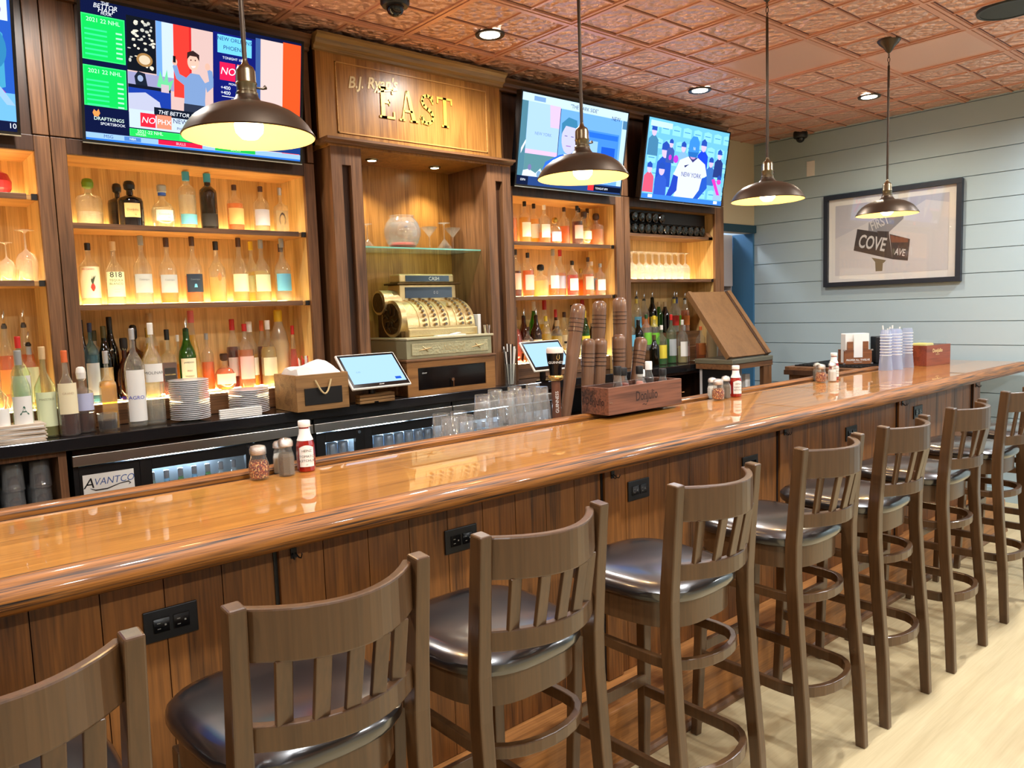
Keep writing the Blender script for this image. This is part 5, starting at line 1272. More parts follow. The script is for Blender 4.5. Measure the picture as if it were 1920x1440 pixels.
fb = put(lathe_mesh('fish_bowl', [(0.06, 0), (0.065, 0.0), (0.092, 0.035), (0.107, 0.08), (0.107, 0.115), (0.092, 0.155), (0.070, 0.180), (0.066, 0.186), (0.074, 0.192), (0.071, 0.192), (0.063, 0.186), (0.068, 0.178), (0.090, 0.153), (0.104, 0.114), (0.104, 0.081), (0.090, 0.037), (0.064, 0.004), (0.001, 0.004)], gm, 36), 'fish_bowl', pp.x, 3.84, 1.9385, 'round glass fish bowl with red gravel on the glass shelf', 'bowl')
MB().lathe([(0.001, 0.006), (0.062, 0.006), (0.076, 0.022), (0.070, 0.030), (0.03, 0.033), (0.001, 0.030)], n=30).build('gravel', mat('red_gravel', (232, 60, 30), 0.6, bump=1.0, bump_scale=220), fb, smooth=True)
MB().lathe([(0.001, 0.034), (0.088, 0.036), (0.103, 0.08), (0.103, 0.114), (0.090, 0.150), (0.001, 0.150)], n=30).build('water', glass('bowl_water', (236, 240, 242), body=0.16), fb, smooth=True)
MB().lathe([(0.001, -0.011), (0.006, -0.004), (0.0075, 0.004), (0.004, 0.012), (0.001, 0.016)], n=10, sy=0.5).at((0.005, -0.03, 0.128), rz=0, ry=1.2).build('fish', mat('dark_fish', (70, 74, 90), 0.4), fb, smooth=True)
D.objects['fish'].rotation_euler = (0, 1.3, 0); D.objects['fish'].location = (0.005, -0.03, 0.128)
# ================================================================= things on the bar and the back counter
def flask(name, prof, m_, n=20):
    return MB().lathe(prof, n=n).mesh(name, m_)
perf = mat('perforated_chrome', (206, 204, 200), 0.22, metal=1.0, bump=0.6, bump_scale=500)
ketchup_red = mat('ketchup_red', (150, 22, 14), 0.18, coat=0.8)
flakes = mat('pepper_flakes', (170, 92, 50), 0.7, bump=1.0, bump_scale=260)
def speckle(m_, scale, cols):
    nt = m_.node_tree; b_ = nt.nodes['Principled BSDF']; tc = nt.nodes.new('ShaderNodeTexCoord'); v = nt.nodes.new('ShaderNodeTexVoronoi'); v.inputs['Scale'].default_value = scale
    cr = nt.nodes.new('ShaderNodeValToRGB'); cr.color_ramp.interpolation = 'CONSTANT'
    while len(cr.color_ramp.elements) < len(cols): cr.color_ramp.elements.new(0.5)
    for i, c_ in enumerate(cols): cr.color_ramp.elements[i].position = i/len(cols); cr.color_ramp.elements[i].color = srgb(*c_)
    sp = nt.nodes.new('ShaderNodeSeparateColor'); nt.links.new(tc.outputs['Object'], v.inputs['Vector']); nt.links.new(v.outputs['Color'], sp.inputs[0]); nt.links.new(sp.outputs[0], cr.inputs[0]); nt.links.new(cr.outputs[0], b_.inputs['Base Color'])
speckle(flakes, 300, [(120, 30, 14), (206, 120, 60), (150, 52, 26), (236, 190, 120), (96, 26, 14)])
pepperm = mat('ground_pepper', (112, 100, 84), 0.8, bump=0.6, bump_scale=400)
saltm = mat('salt_white', (236, 234, 228), 0.7)
condglass = glass('shaker_glass', (246, 248, 246), body=0.08)
def flake_jar(x, y, z, label, h=0.115):
    t = thing('pepper_flake_shaker', label, 'shaker', (x, y, z)); s = h/0.115
    MB().lathe([(0.024*s, 0), (0.031*s, 0.006*s), (0.034*s, 0.028*s), (0.033*s, 0.052*s), (0.026*s, 0.072*s), (0.0235*s, 0.084*s)], n=22).build('jar', condglass, t, smooth=True)
    MB().lathe([(0.02*s, 0.004*s), (0.029*s, 0.009*s), (0.0318*s, 0.028*s), (0.031*s, 0.050*s), (0.0265*s, 0.062*s)], n=22).build('chili_flakes', flakes, t, smooth=True)
    MB().lathe([(0.026*s, 0.084*s), (0.027*s, 0.086*s), (0.027*s, 0.102*s), (0.024*s, 0.110*s), (0.012*s, 0.114*s), (0.001, 0.115*s)], n=24).build('perforated_lid', perf, t, smooth=True)
    return t
def table_shaker(x, y, z, label, fillm, h=0.115):
    t = thing('salt_shaker' if fillm is saltm else 'pepper_shaker', label, 'shaker', (x, y, z)); s = h/0.115
    MB().lathe([(0.024*s, 0), (0.026*s, 0.004*s), (0.026*s, 0.060*s), (0.019*s, 0.080*s), (0.019*s, 0.088*s)], n=8).build('jar', condglass, t)
    MB().lathe([(0.021*s, 0.003*s), (0.0232*s, 0.006*s), (0.0232*s, 0.058*s), (0.020*s, 0.068*s)], n=8).build('filling', fillm, t)
    MB().lathe([(0.021*s, 0.088*s), (0.0225*s, 0.090*s), (0.022*s, 0.102*s), (0.017*s, 0.110*s), (0.001, 0.115*s)], n=24).build('perforated_lid', perf, t, smooth=True)
    return t
def ketchup_bottle(x, y, z, label, h=0.165, rz=-0.35):
    t = thing('ketchup_bottle', label, 'bottle', (x, y, z), rz); s = h/0.165
    MB().lathe([(0.026*s, 0), (0.029*s, 0.004*s), (0.030*s, 0.05*s), (0.029*s, 0.085*s), (0.024*s, 0.105*s), (0.018*s, 0.122*s), (0.0165*s, 0.145*s)], n=10).build('ketchup_body', ketchup_red, t)
    MB().lathe([(0.0185*s, 0.145*s), (0.0195*s, 0.147*s), (0.0195*s, 0.163*s), (0.018*s, 0.165*s)], n=28).build('cap', white, t, smooth=True)
    MB().lathe([(0.0262*s, 0.102*s), (0.0185*s, 0.1225*s), (0.0172*s, 0.140*s)], n=20, cap=False).build('neck_label', paper, t, smooth=True)
    m = MB(); N = 8
    for k in range(N):
        a0_, a1_ = -PI/2-0.8+1.6*k/N, -PI/2-0.8+1.6*(k+1)/N
        r = 0.0308*s
        def zt(a): return (0.080+0.008*math.cos((a+PI/2)*2))*s
        m.add([(r*math.cos(a0_), r*math.sin(a0_), 0.018*s), (r*math.cos(a1_), r*math.sin(a1_), 0.018*s), (r*math.cos(a1_), r*math.sin(a1_), zt(a1_)), (r*math.cos(a0_), r*math.sin(a0_), zt(a0_))], [(0, 1, 2, 3)])
    lo = m.build('label', paper, t)
    for st, zz, sz in (('HEINZ', 0.070, 0.011), ('TOMATO', 0.052, 0.011), ('KETCHUP', 0.038, 0.011), ('57', 0.025, 0.006)):
        lettering(st, sz*s, mat('ink_green', (50, 60, 50), 0.6), lo, face_my((0, -0.0318*s, zz*s)))
    return t
flake_jar(0.938, 2.315, BT+0.0005, 'glass jar of red pepper flakes with perforated lid, nearest on the bar', 0.108)
table_shaker(1.022, 2.300, BT+0.0005, 'pepper shaker beside the nearest jar of flakes', pepperm, 0.122)
table_shaker(1.035, 2.375, 1.0645, 'salt shaker behind the nearest pepper shaker', saltm, 0.110)
ketchup_bottle(1.098, 2.318, BT+0.0005, 'nearest ketchup bottle with white cap standing on the bar', 0.165)
flake_jar(3.365, 2.295, BT+0.0005, 'jar of red pepper flakes right of the wooden sauce box', 0.110)
table_shaker(3.43, 2.375, 1.0645, 'salt shaker behind the jar right of the wooden sauce box', saltm, 0.115)
table_shaker(3.455, 2.31, BT+0.0005, 'pepper shaker right of the wooden sauce box', pepperm, 0.118)
ketchup_bottle(3.54, 2.305, BT+0.0005, 'ketchup bottle in the middle of the bar', 0.165, -0.6)
flake_jar(4.42, 2.29, BT+0.0005, 'farthest jar of red pepper flakes, near the napkin holder', 0.110)
table_shaker(4.53, 2.372, 1.0645, 'pepper shaker in the farthest condiment group', pepperm, 0.115)
table_shaker(4.49, 2.255, BT+0.0005, 'salt shaker full of white salt in the farthest condiment group', saltm, 0.120)
ketchup_bottle(4.62, 2.31, BT+0.0005, 'farthest ketchup bottle on the bar, near the napkin holder', 0.165, -0.7)

# ---- under bar station behind the rail
t = thing('under_bar_station', 'steel under bar station behind the bar rail', 'counter', (1.55, 2.46, 0))
MB().box(0, 2.0, 0, 0.42, 0.90, 0.925).build('steel_top', steel, t, bevel=0.003)
MB().box(0.02, 1.98, 0.02, 0.38, 0.10, 0.90).build('body', mat('steel_dark', (120, 120, 118), 0.35, metal=0.9), t)
for a in (0.06, 1.94):
    MB().tube([(a, 0.06, 0), (a, 0.06, 0.10)], 0.015, 8).build('foot', steel, t); MB().tube([(a, 0.34, 0), (a, 0.34, 0.10)], 0.015, 8).build('foot', steel, t)
# upturned glasses stacked two high
def stack(u, y, n, me, h, nest, s, col):
    pt = P(u, 760, 'y', y)
    for k in range(n):
        put(me, 'pint_glass' if me is tumbler_me else 'short_glass', pt.x, y, 0.9255+k*nest, 'upturned %s glass stacked behind the bar rail' % col, 'glass', 'upturned %s glasses behind the bar rail' % col, s=s)
for u, y in ((905, 2.52), (950, 2.52), (982, 2.53), (1015, 2.535), (929, 2.63), (966, 2.64), (1000, 2.66)):
    stack(u, y, 2, tumbler_me, 0.146, 0.1475, 1.0, 'pint')
for u, y in ((826, 2.62), (842, 2.51), (859, 2.62), (870, 2.505)):
    stack(u, y, 2, short_me, 0.110, 0.1115, 1.0, 'short rocks')
# tap handles
taps = thing('beer_tap_tower', 'low steel beer tap rail hidden behind the wooden box', 'tap tower', (2.45, 2.60, 0.9255))
MB().box(0.0, 0.80, -0.03, 0.03, 0.0, 0.035).build('tap_rail', steel, taps, bevel=0.004)
MB().box(0.0, 0.80, 0.035, 0.10, 0.0, 0.04).build('rear_step', steel, taps, bevel=0.004)
def bat(xb, yb, xt, zt, r, label, group=None, lean=0.0):
    z0 = 0.966
    t = thing('bat_tap_handle', label, 'tap handle', (xb, yb, z0), 0, group)
    L_ = zt-z0
    t.rotation_euler = (0.0, math.atan2(xt-xb, L_), 0)
    pr = [(r*0.50, 0.0), (r*0.66, 0.05), (r*0.84, L_*0.45), (r*0.97, L_*0.75), (r, L_*0.92), (r*0.98, L_-0.016), (r*0.72, L_-0.004), (r*0.45, L_), (0.001, L_)]
    MB().lathe(pr, n=14).build('handle', batwood, t, smooth=True)
    for k in range(4):
        zz = L_-0.075-0.020*k
        MB().lathe([(r*0.98, zz), (r*1.012, zz), (r*1.012, zz+0.0028), (r*0.98, zz+0.0028)], n=20, cap=False).build('burnt_ring', mat('burnt_ring', (40, 22, 16), 0.6), t)
    return t
bat(2.545, 2.60, 2.675, 1.598, 0.036, 'tall leaning bat shaped tap handle left of the others')
bat(2.835, 2.668, 2.895, 1.600, 0.036, 'tall bat shaped tap handle in the middle')
bat(3.035, 2.668, 3.045, 1.612, 0.036, 'tall bat shaped tap handle on the right')
bat(2.70, 2.60, 2.735, 1.418, 0.034, 'short bat tap handle beside the left tall one')
bat(2.785, 2.60, 2.820, 1.414, 0.034, 'short bat tap handle before the middle tall one')
bat(2.945, 2.60, 2.955, 1.427, 0.034, 'short bat tap handle before the right tall one')
bat(3.03, 2.60, 3.135, 1.414, 0.034, 'short bat tap handle leaning right over the sauce box')
# stout tap: handle with a glass shaped top
t = thing('stout_tap_handle', 'dark beer tap handle shaped like a glass of stout with white foam', 'tap handle', (2.505, 2.60, 0.966))
MB().lathe([(0.012, 0), (0.021, 0.01), (0.0225, 0.10), (0.021, 0.27)], n=20).build('brown_shaft', mat('brown_shaft', (112, 70, 52), 0.3, coat=0.4), t, smooth=True)
MB().lathe([(0.030, 0.266), (0.036, 0.272), (0.038, 0.282), (0.034, 0.290), (0.028, 0.292)], n=28).build('brass_collar', mat('polished_brass', (226, 190, 120), 0.2, metal=0.9), t, smooth=True)
MB().lathe([(0.028, 0.292), (0.030, 0.32), (0.038, 0.36), (0.041, 0.395)], n=28).build('black_glass_body', blackgloss, t, smooth=True)
MB().lathe([(0.041, 0.395), (0.041, 0.412), (0.036, 0.420), (0.001, 0.421)], n=28).build('foam_head', mat('foam', (244, 226, 216), 0.5), t, smooth=True)
Mv = Matrix.Rotation(-0.65, 4, 'Z')
lettering('GUINNESS', 0.016, paper, t, Matrix.Rotation(-0.72, 4, 'Z') @ face_my((0.004, -0.0405, 0.352)))
lettering('GUINNESS', 0.022, paper, t, Matrix.Rotation(-0.55, 4, 'Z') @ face_my((0.0, -0.0232, 0.165)) @ Matrix.Rotation(PI/2, 4, 'Z'))
m = MB().tube([(0.0, 0, 0.392), (-0.006, 0, 0.38), (-0.006, 0, 0.370), (0.0, 0, 0.362), (0.006, 0, 0.370), (0.006, 0, 0.388)], [0.001, 0.0016, 0.002, 0.0016, 0.002, 0.001], 6)
o = m.build('harp_emblem', mat('harp_gold', (214, 180, 110), 0.4, metal=0.4), t); o.matrix_local = Matrix.Rotation(-0.72, 4, 'Z') @ Matrix.Translation((0.012, -0.0385, 0.0))

# ---- wooden box with sauce bottles, resting on the rear rail
zb = 1.0885
t = thing('wooden_sauce_box', 'burnt red wooden box with sauce bottles on the bar rail', 'box', (2.515, 2.280, zb))
bw, bd, bh = 0.525, 0.165, 0.122
MB().box(0, bw, 0, 0.010, 0, bh).build('side_board', boxwood, t, bevel=0.0015)
MB().box(0, bw, bd-0.010, bd, 0, bh).build('side_board', boxwood, t, bevel=0.0015)
MB().box(0, 0.010, 0.0105, bd-0.0105, 0, bh).build('end_board', boxwood, t, bevel=0.0015)
MB().box(bw-0.010, bw, 0.0105, bd-0.0105, 0, bh).build('end_board', boxwood, t, bevel=0.0015)
MB().box(0.010, bw-0.010, 0.010, bd-0.010, 0, 0.008).build('floor_board', boxwood, t)
ink = mat('burnt_lettering', (40, 20, 14), 0.6)
lettering('DonJulio', 0.062, ink, t, face_my((bw*0.50, -0.0006, 0.066)), sx=0.72, bold=0.001)
lettering('~', 0.05, ink, t, face_my((bw*0.47, -0.0006, 0.028)), sx=1.2)
Mleft = Matrix.Translation((-0.0006, bd*0.5, 0.056)) @ Matrix.Rotation(-PI/2, 4, 'Z') @ Matrix.Rotation(PI/2, 4, 'X')
lettering('DonJulio', 0.046, ink, t, Mleft, sx=0.70, bold=0.0008)
lettering('*', 0.04, ink, t, Matrix.Translation((0, 0, 0.034)) @ Mleft)
for xx in (0.003, 0.522): MB().tube([(xx, -0.002, 0.055), (xx+0.02, -0.002, 0.055)], 0.0016, 6).build('wire_clip', chrome, t)
sz = zb+0.0085
def sauce(x, y, h, r, style, capc, liqm, label):
    t = thing('sauce_bottle', label, 'bottle', (x, y, sz))
    if style == 'cone': pr = [(r*0.9, 0), (r, 0.004), (r, h*0.35), (r*0.55, h*0.72), (r*0.5, h*0.80)]
    else: pr = [(r*0.9, 0), (r, 0.004), (r, h*0.60), (r*0.62, h*0.74), (r*0.6, h*0.84)]
    MB().lathe(pr, n=18).build('glass_body', condglass, t, smooth=True)
    MB().lathe([(q*0.92, max(zz, 0.002)) for q, zz in pr if zz < h*0.62]+[(pr[-2][0]*0.9, h*0.62)], n=18).build('sauce', liqm, t, smooth=True)
    MB().lathe([(pr[-1][0]*1.18, h*0.80), (pr[-1][0]*1.2, h*0.98), (pr[-1][0]*1.1, h)], n=18).build('cap', capc, t, smooth=True)
    return t
sauce(2.640, 2.335, 0.200, 0.031, 'cone', black, mat('soy_dark', (60, 24, 16), 0.3), 'cone shaped cruet at the left of the sauce box')
sauce(2.735, 2.385, 0.185, 0.028, 'std', black, mat('sauce_brown', (140, 60, 40), 0.3), 'reddish sauce jar with black lid, second in the box')
sauce(2.800, 2.340, 0.190, 0.030, 'cone', black, mat('sauce_pink', (206, 130, 110), 0.35), 'pinkish sauce bottle with black lid in the middle of the box')
sauce(2.872, 2.390, 0.165, 0.026, 'std', white, mat('sauce_rose', (216, 140, 120), 0.35), 'rose sauce bottle with white lid in the box')
sauce(2.935, 2.395, 0.200, 0.024, 'std', white, mat('sauce_dark', (40, 20, 18), 0.3), 'dark sauce bottle with white lid at the back of the box')
sauce(2.960, 2.330, 0.165, 0.025, 'std', black, mat('sauce_black', (24, 16, 20), 0.25), 'black sauce bottle with black lid at the right of the box')

# ---- far end of the bar
t = thing('napkin_caddy', 'brown wooden napkin holder with white lettering on the rubber mat', 'napkin holder', (5.60, 2.62, 1.0925), -0.75)
cb = wood('caddy_wood', (96, 54, 28), (150, 92, 52), 'X', rough=0.5)
MB().box(-0.10, 0.10, -0.006, 0.006, 0, 0.105).build('front_board', cb, t, bevel=0.001)
MB().box(-0.075, -0.035, -0.005, 0.005, 0.105, 0.165).build('front_post', cb, t); MB().box(0.035, 0.075, -0.005, 0.005, 0.105, 0.165).build('front_post', cb, t)
MB().box(-0.10, 0.10, 0.10, 0.112, 0, 0.105).build('back_board', cb, t, bevel=0.001)
MB().box(-0.10, 0.10, 0.007, 0.099, 0, 0.008).build('base_board', cb, t)
for xx in (-0.10, 0.10):
    for zz in (0.0, 0.098): MB().box(xx-0.008, xx+0.008, -0.009, -0.006, zz, zz+0.010).build('corner_bracket', steel, t)
lettering('PROPER No. TWELVE', 0.019, paper, t, face_my((0, -0.0068, 0.030)), sx=0.95, bold=0.0004)
lettering('IRISH WHISKEY', 0.009, paper, t, face_my((0, -0.0068, 0.014)))
t2 = thing('napkin_stack', 'tall white napkins standing in the brown wooden holder', 'napkins', (5.60, 2.62, 1.1010), -0.75)
for k in range(7): MB().box(-0.085, 0.085, 0.010+0.0125*k, 0.021+0.0125*k, 0.0, 0.215-0.006*(k % 2)).build('napkin', paper, t2)
MB().box(-0.032, 0.032, -0.009, -0.007, 0.040, 0.215).build('hanging_napkin', paper, t2, bevel=0.003)
t = thing('black_napkin_dispenser', 'black holder with upright white straws and napkins behind the cups', 'dispenser', (5.74, 2.50, 1.0925), -0.75)
MB().box(-0.05, 0.05, 0, 0.10, 0, 0.195).build('black_case', black, t, bevel=0.006)
t = thing('paper_straw_bundle', 'bundle of wrapped white straws beside the black holder', 'straws', (5.855, 2.475, 1.0925), -0.75)
MB().box(-0.05, 0.05, -0.01, 0.09, 0.0, 0.12).build('straw_cup', cb, t)
for k in range(14):
    xx = -0.035+0.012*(k % 7); yy = 0.02+0.04*(k//7)
    MB().tube([(xx, yy, 0.12), (xx*1.5, yy, 0.235+0.012*((k*5) % 4))], 0.0055, 6).build('straw', paper, t)
# stacks of plastic cups
for k, (u, yy) in enumerate(((1645, 2.315), (1655, 2.285), (1664, 2.335), (1669, 2.29))):
    p = P(u, 690, 'y', yy); xk = 5.36+0.094*k
    t = thing('plastic_cup_stack', 'stack of clear plastic cups at the far end of the bar', 'cups', (xk, yy, BT+0.0008), 0, 'stacks of clear plastic cups')
    MB().lathe([(0.046, 0), (0.0455, 0.004), (0.036, 0.12), (0.036, 0.262), (0.030, 0.275), (0.001, 0.276)], n=20).build('outer_cup', glass('cup_plastic', (230, 238, 255), body=0.35), t, smooth=True)
    for j in range(8): MB().lathe([(0.0375, 0.10+0.02*j), (0.0385, 0.102+0.02*j), (0.0375, 0.104+0.02*j)], n=20, cap=False).build('cup_rim', paper, t)
# dark red caddy box
t = thing('cocktail_caddy', 'red brown wooden caddy with cream emblem at the far end of the bar', 'caddy', (5.76, 2.20, BT+0.0005), -0.15)
cr = wood('red_caddy_wood', (96, 40, 22), (150, 72, 42), 'X', rough=0.35, coat=0.4)
MB().box(0, 0.29, 0, 0.008, 0, 0.145).build('front_board', cr, t); MB().box(0, 0.29, 0.152, 0.16, 0, 0.145).build('back_board', cr, t)
MB().box(-0.008, 0, 0, 0.16, 0, 0.145).build('end_board', cr, t); MB().box(0.29, 0.298, 0, 0.16, 0, 0.145).build('end_board', cr, t); MB().box(0, 0.29, 0.008, 0.152, 0, 0.008).build('base_board', cr, t)
lettering('DonJulio', 0.036, mat('cream_emblem', (220, 196, 140), 0.5), t, face_my((0.13, -0.0006, 0.105)), bold=0.001)
lettering('TEQUILA', 0.012, mat('cream_emblem', (220, 196, 140), 0.5), t, face_my((0.13, -0.0006, 0.078)))
t = thing('plastic_tray', 'clear plastic tray with lemon slices in the red brown caddy', 'tray', (5.775, 2.214, BT+0.0093), -0.15)
MB().box(0, 0.26, 0.0, 0.13, 0.0, 0.165).build('clear_box', glass('tray_plastic', (240, 246, 248), body=0.15), t)
MB().box(0.01, 0.12, 0.01, 0.12, 0.002, 0.150).build('lemon_pile', mat('lemon', (250, 222, 110), 0.5, bump=1, bump_scale=80), t, bevel=0.01)
# return ledge with rubber mat
t = thing('service_ledge', 'wooden service ledge behind the far end of the bar', 'ledge', (5.36, 2.445, 0))
MB().box(0.0, 1.14, 0.0, 0.62, 1.03, 1.07).build('ledge_board', walnut_h, t, bevel=0.004)
MB().box(0.03, 1.14, 0.02, 0.60, 0.0, 1.029).build('ledge_body', walnut, t)
MB().box(-0.012, 0.0, 0.0, 0.62, 1.01, 1.045).build('front_lip', darkoak, t)
t = thing('rubber_mat', 'black rubber bar mat on the service ledge', 'mat', (5.42, 2.455, 1.0703))
m = MB().box(0.0, 0.50, 0.0, 0.56, 0.0, 0.010)
for k in range(18): m.box(0.01, 0.49, 0.012+0.030*k, 0.022+0.030*k, 0.010, 0.014)
m.build('mat_body', black, t)
for n_ in ('napkin_caddy', 'napkin_stack', 'black_napkin_dispenser', 'paper_straw_bundle'):
    D.objects[n_].location.z -= 0.0075

# ================================================================= back counter things
def plate_stack(u, v, n, px, step, where, y):
    p = P(u, v, 'y', y); me = lathe_mesh('plate', [(0.001, 0.003), (0.30, 0.003), (0.42, 0.001), (0.45, 0.0), (0.47, 0.002), (0.98, 0.011), (1.0, 0.0125), (0.985, 0.0138), (0.45, 0.006), (0.001, 0.0055)], china, 32)
    r = width_at(p.x, y, px)/2/0.93
    for k in range(n):
        o = put(me, 'plate', p.x + 0.0008*math.sin(k*2.1), y+0.0008*math.cos(k*1.7), ZC+0.0005+step*k, 'white round side plate in the '+where, 'plate', 'plates in the '+where)
        o.scale = (r, r, 1)
plate_stack(358, 780, 21, 78, 0.0088, 'tall stack on the granite', 3.665)
plate_stack(468, 765, 13, 80, 0.0088, 'shorter stack beside the wooden crate', 3.665)
# folded paper napkins
t = thing('paper_napkin_pile', 'low pile of folded white paper napkins before the shorter plate stack', 'napkins', (1.372, 3.548, ZC+0.0005), 0.0)
for k in range(5): MB().box(-0.10+0.001*(k % 2), 0.10+0.001*(k % 3), 0, 0.016, 0.009*k, 0.009*k+0.008).build('folded_napkin', paper, t, bevel=0.002)
# stack of menus at the left
menu_m = mat('menu_paper', (214, 196, 176), 0.7)
px_ = P(50, 800, 'y', 3.60)
for k in range(7):
    t = thing('menu', ('top' if k == 6 else 'folded')+' paper menu in the pile at the left end of the granite' if k in (6,) else 'folded paper menu under the topmost one at the left end of the granite', 'menu', (0.455, 3.605, ZC+0.0005+0.0105*k), 0.08*((k*37) % 5-2)*0.5, None if k == 6 else 'folded menus in the pile')
    MB().box(-0.14, 0.125, -0.055, 0.055, 0.0, 0.0045).build('lower_leaf', menu_m, t); MB().box(-0.14, 0.12, -0.054, 0.054, 0.005, 0.0095).build('upper_leaf', paper if k % 2 else menu_m, t, bevel=0.001)
p = P(216, 795, 'y', 3.60)
t = thing('rocks_glass', 'small thick glass with a dark drink on the granite', 'glass', (0.815, 3.60, ZC+0.0005))
MB().lathe([(0.034, 0), (0.037, 0.012), (0.039, 0.080), (0.036, 0.080), (0.034, 0.014), (0.001, 0.012)], n=24, cap=False).build('tumbler', condglass, t, smooth=True)
MB().lathe([(0.001, 0.0125), (0.0325, 0.014), (0.0345, 0.050), (0.001, 0.050)], n=24).build('dark_drink', mat('dark_drink', (40, 22, 26), 0.2), t, smooth=True)
# crate with towels
t = thing('wooden_crate', 'weathered wooden crate with rope handle and black plate', 'crate', (1.612, 3.462, ZC+0.0005))
L_, W_, Hh = 0.280, 0.25, 0.178
MB().box(0, L_, 0, 0.012, 0, Hh).build('front_board', cratewood, t, bevel=0.002); MB().box(0, L_, W_-0.012, W_, 0, Hh).build('rear_board', cratewood, t, bevel=0.002)
MB().box(0, 0.012, 0.0122, W_-0.0122, 0, Hh).build('end_board', cratewood, t, bevel=0.002); MB().box(L_-0.012, L_, 0.0122, W_-0.0122, 0, Hh).build('end_board', cratewood, t, bevel=0.002)
MB().box(0.012, L_-0.012, 0.012, W_-0.012, 0, 0.01).build('base_board', cratewood, t)
MB().box(0.040, L_-0.040, -0.004, 0.0, 0.030, 0.112).build('black_plate', black, t)
MB().tube([(0.095+0.085*k/10, -0.009-0.014*math.sin(PI*k/10), 0.150-0.068*math.sin(PI*k/10)) for k in range(11)], 0.0045, 8).build('rope_handle', mat('rope', (206, 180, 130), 0.8, bump=1, bump_scale=300), t, smooth=True)
t = thing('folded_towels', 'white folded cloths heaped in the wooden crate', 'towels', (1.612+0.014, 3.476, ZC+0.0110))
m = MB(); N = 22; M_ = 10; vs = []; fs = []
for i in range(N+1):
    for j in range(M_+1):
        u_, v_ = i/N, j/M_
        hz = 0.135+0.045*math.sin(u_*PI)**0.4*(1-0.25*math.cos(v_*2*PI))+0.014*math.sin(u_*9+v_*3)+0.010*math.sin(v_*11+u_*4)
        edge = min(u_, 1-u_, v_, 1-v_)
        hz = hz if edge > 0.02 else 0.108
        vs.append((0.0+0.252*u_, 0.0+0.222*v_, hz+0.022))
for i in range(N):
    for j in range(M_): a_ = i*(M_+1)+j; fs.append((a_, a_+M_+1, a_+M_+2, a_+1))
m.add(vs, fs).box(0.0, 0.252, 0.0, 0.222, 0.0, 0.13)
m.build('cloth_heap', mat('white_cloth', (238, 236, 234), 0.85, bump=0.3, bump_scale=120), t, smooth=True)
# sip straws in glass behind the crate
t = thing('straw_cup', 'glass of red and white stir straws behind the wooden crate', 'straws', (1.80, 3.745+0.085, 1.2145), 0)
t.location = (1.795, 3.757, ZC+0.001)
MB().lathe([(0.030, 0), (0.034, 0.16), (0.032, 0.16), (0.028, 0.004)], n=18, cap=False).build('cup', condglass, t, smooth=True)
for k in range(12):
    a = k*2.4; MB().tube([(0.012*math.cos(a), 0.012*math.sin(a), 0.005), (0.026*math.cos(a), 0.026*math.sin(a), 0.235+0.01*(k % 3))], 0.0032, 6).build('straw', capmat('red') if k % 2 else paper, t)
# tablets on stands
tabframe = mat('tablet_frame', (226, 220, 212), 0.35)
def tablet(x0, x1, y0, z0, h, ang, label, brand=False, legs_z=ZC):
    w_ = x1-x0
    t = thing('pos_tablet', label, 'tablet', (x0, y0, z0+0.003)); t.rotation_euler = (-ang, 0, 0)
    MB().box(-0.008, w_+0.008, 0.002, 0.016, -0.008, h+0.008).build('casing', tabframe, t, bevel=0.005)
    MB().box(0, w_, 0.0, 0.002, 0, h).build('black_bezel', blackgloss, t)
    s = MB().box(0.012, w_-0.012, -0.0008, 0.0, 0.022, h-0.014).build('lit_display', emis('tablet_blue', (168, 208, 246), 1.0), t)
    if brand:
        MB().box(w_-0.07, w_-0.035, -0.0012, -0.0008, 0.035, 0.052).build('blue_button', emis('tablet_button', (40, 90, 200), 1.0), s)
        lettering('clover', 0.012, paper, t, face_my((w_*0.5, -0.0006, 0.011)))
        lettering('0.00', 0.014, emis('tablet_grey', (120, 160, 200), 1), s, face_my((0.07, -0.0014, 0.10)))
    st = thing('tablet_stand', 'black stand holding the '+('left' if brand else 'right')+' tablet', 'stand', (x0+w_/2, y0+0.112, legs_z+0.0005))
    MB().lathe([(0.045, 0), (0.045, 0.008), (0.02, 0.014), (0.018, 0.10), (0.001, 0.105)], n=20).build('foot_disc', blackgloss, st, smooth=True)
    return t
tablet(1.900, 2.235, 3.426, 1.202, 0.224, 0.80, 'left touch screen tablet beside the wooden crate', True)
tablet(3.158, 3.480, 3.45, 1.194, 0.210, 0.66, 'right touch screen tablet below the amber bottles')
# slim wooden books under the left tablet
for k in range(3):
    t = thing('wooden_bill_holder', 'flat wooden bill holder stacked under the left tablet', 'holder', (2.10, 3.545, ZC+0.0006+0.016*k), 0.0, 'wooden bill holders under the tablet')
    MB().box(-0.13, 0.08, -0.05, 0.0, 0, 0.014).build('cover', cratewood, t, bevel=0.002)
# straws holder beside the right tablet
for (u, yy, lab, kk) in ((970, 3.60, 'clear holder full of black and white wrapped straws', 0),):
    p = P(u, 720, 'z', ZC); t = thing('straw_holder', lab, 'straws', (3.06, 3.575, ZC+0.0005))
    MB().lathe([(0.034, 0), (0.036, 0.13), (0.034, 0.13), (0.032, 0.004)], n=20, cap=False).build('clear_cup', condglass, t, smooth=True)
    for k in range(16):
        a = k*2.4; MB().tube([(0.014*math.cos(a), 0.014*math.sin(a), 0.005), (0.036*math.cos(a), 0.036*math.sin(a), 0.205+0.015*(k % 4))], 0.0038, 6).build('straw', paper if k % 3 else black, t)

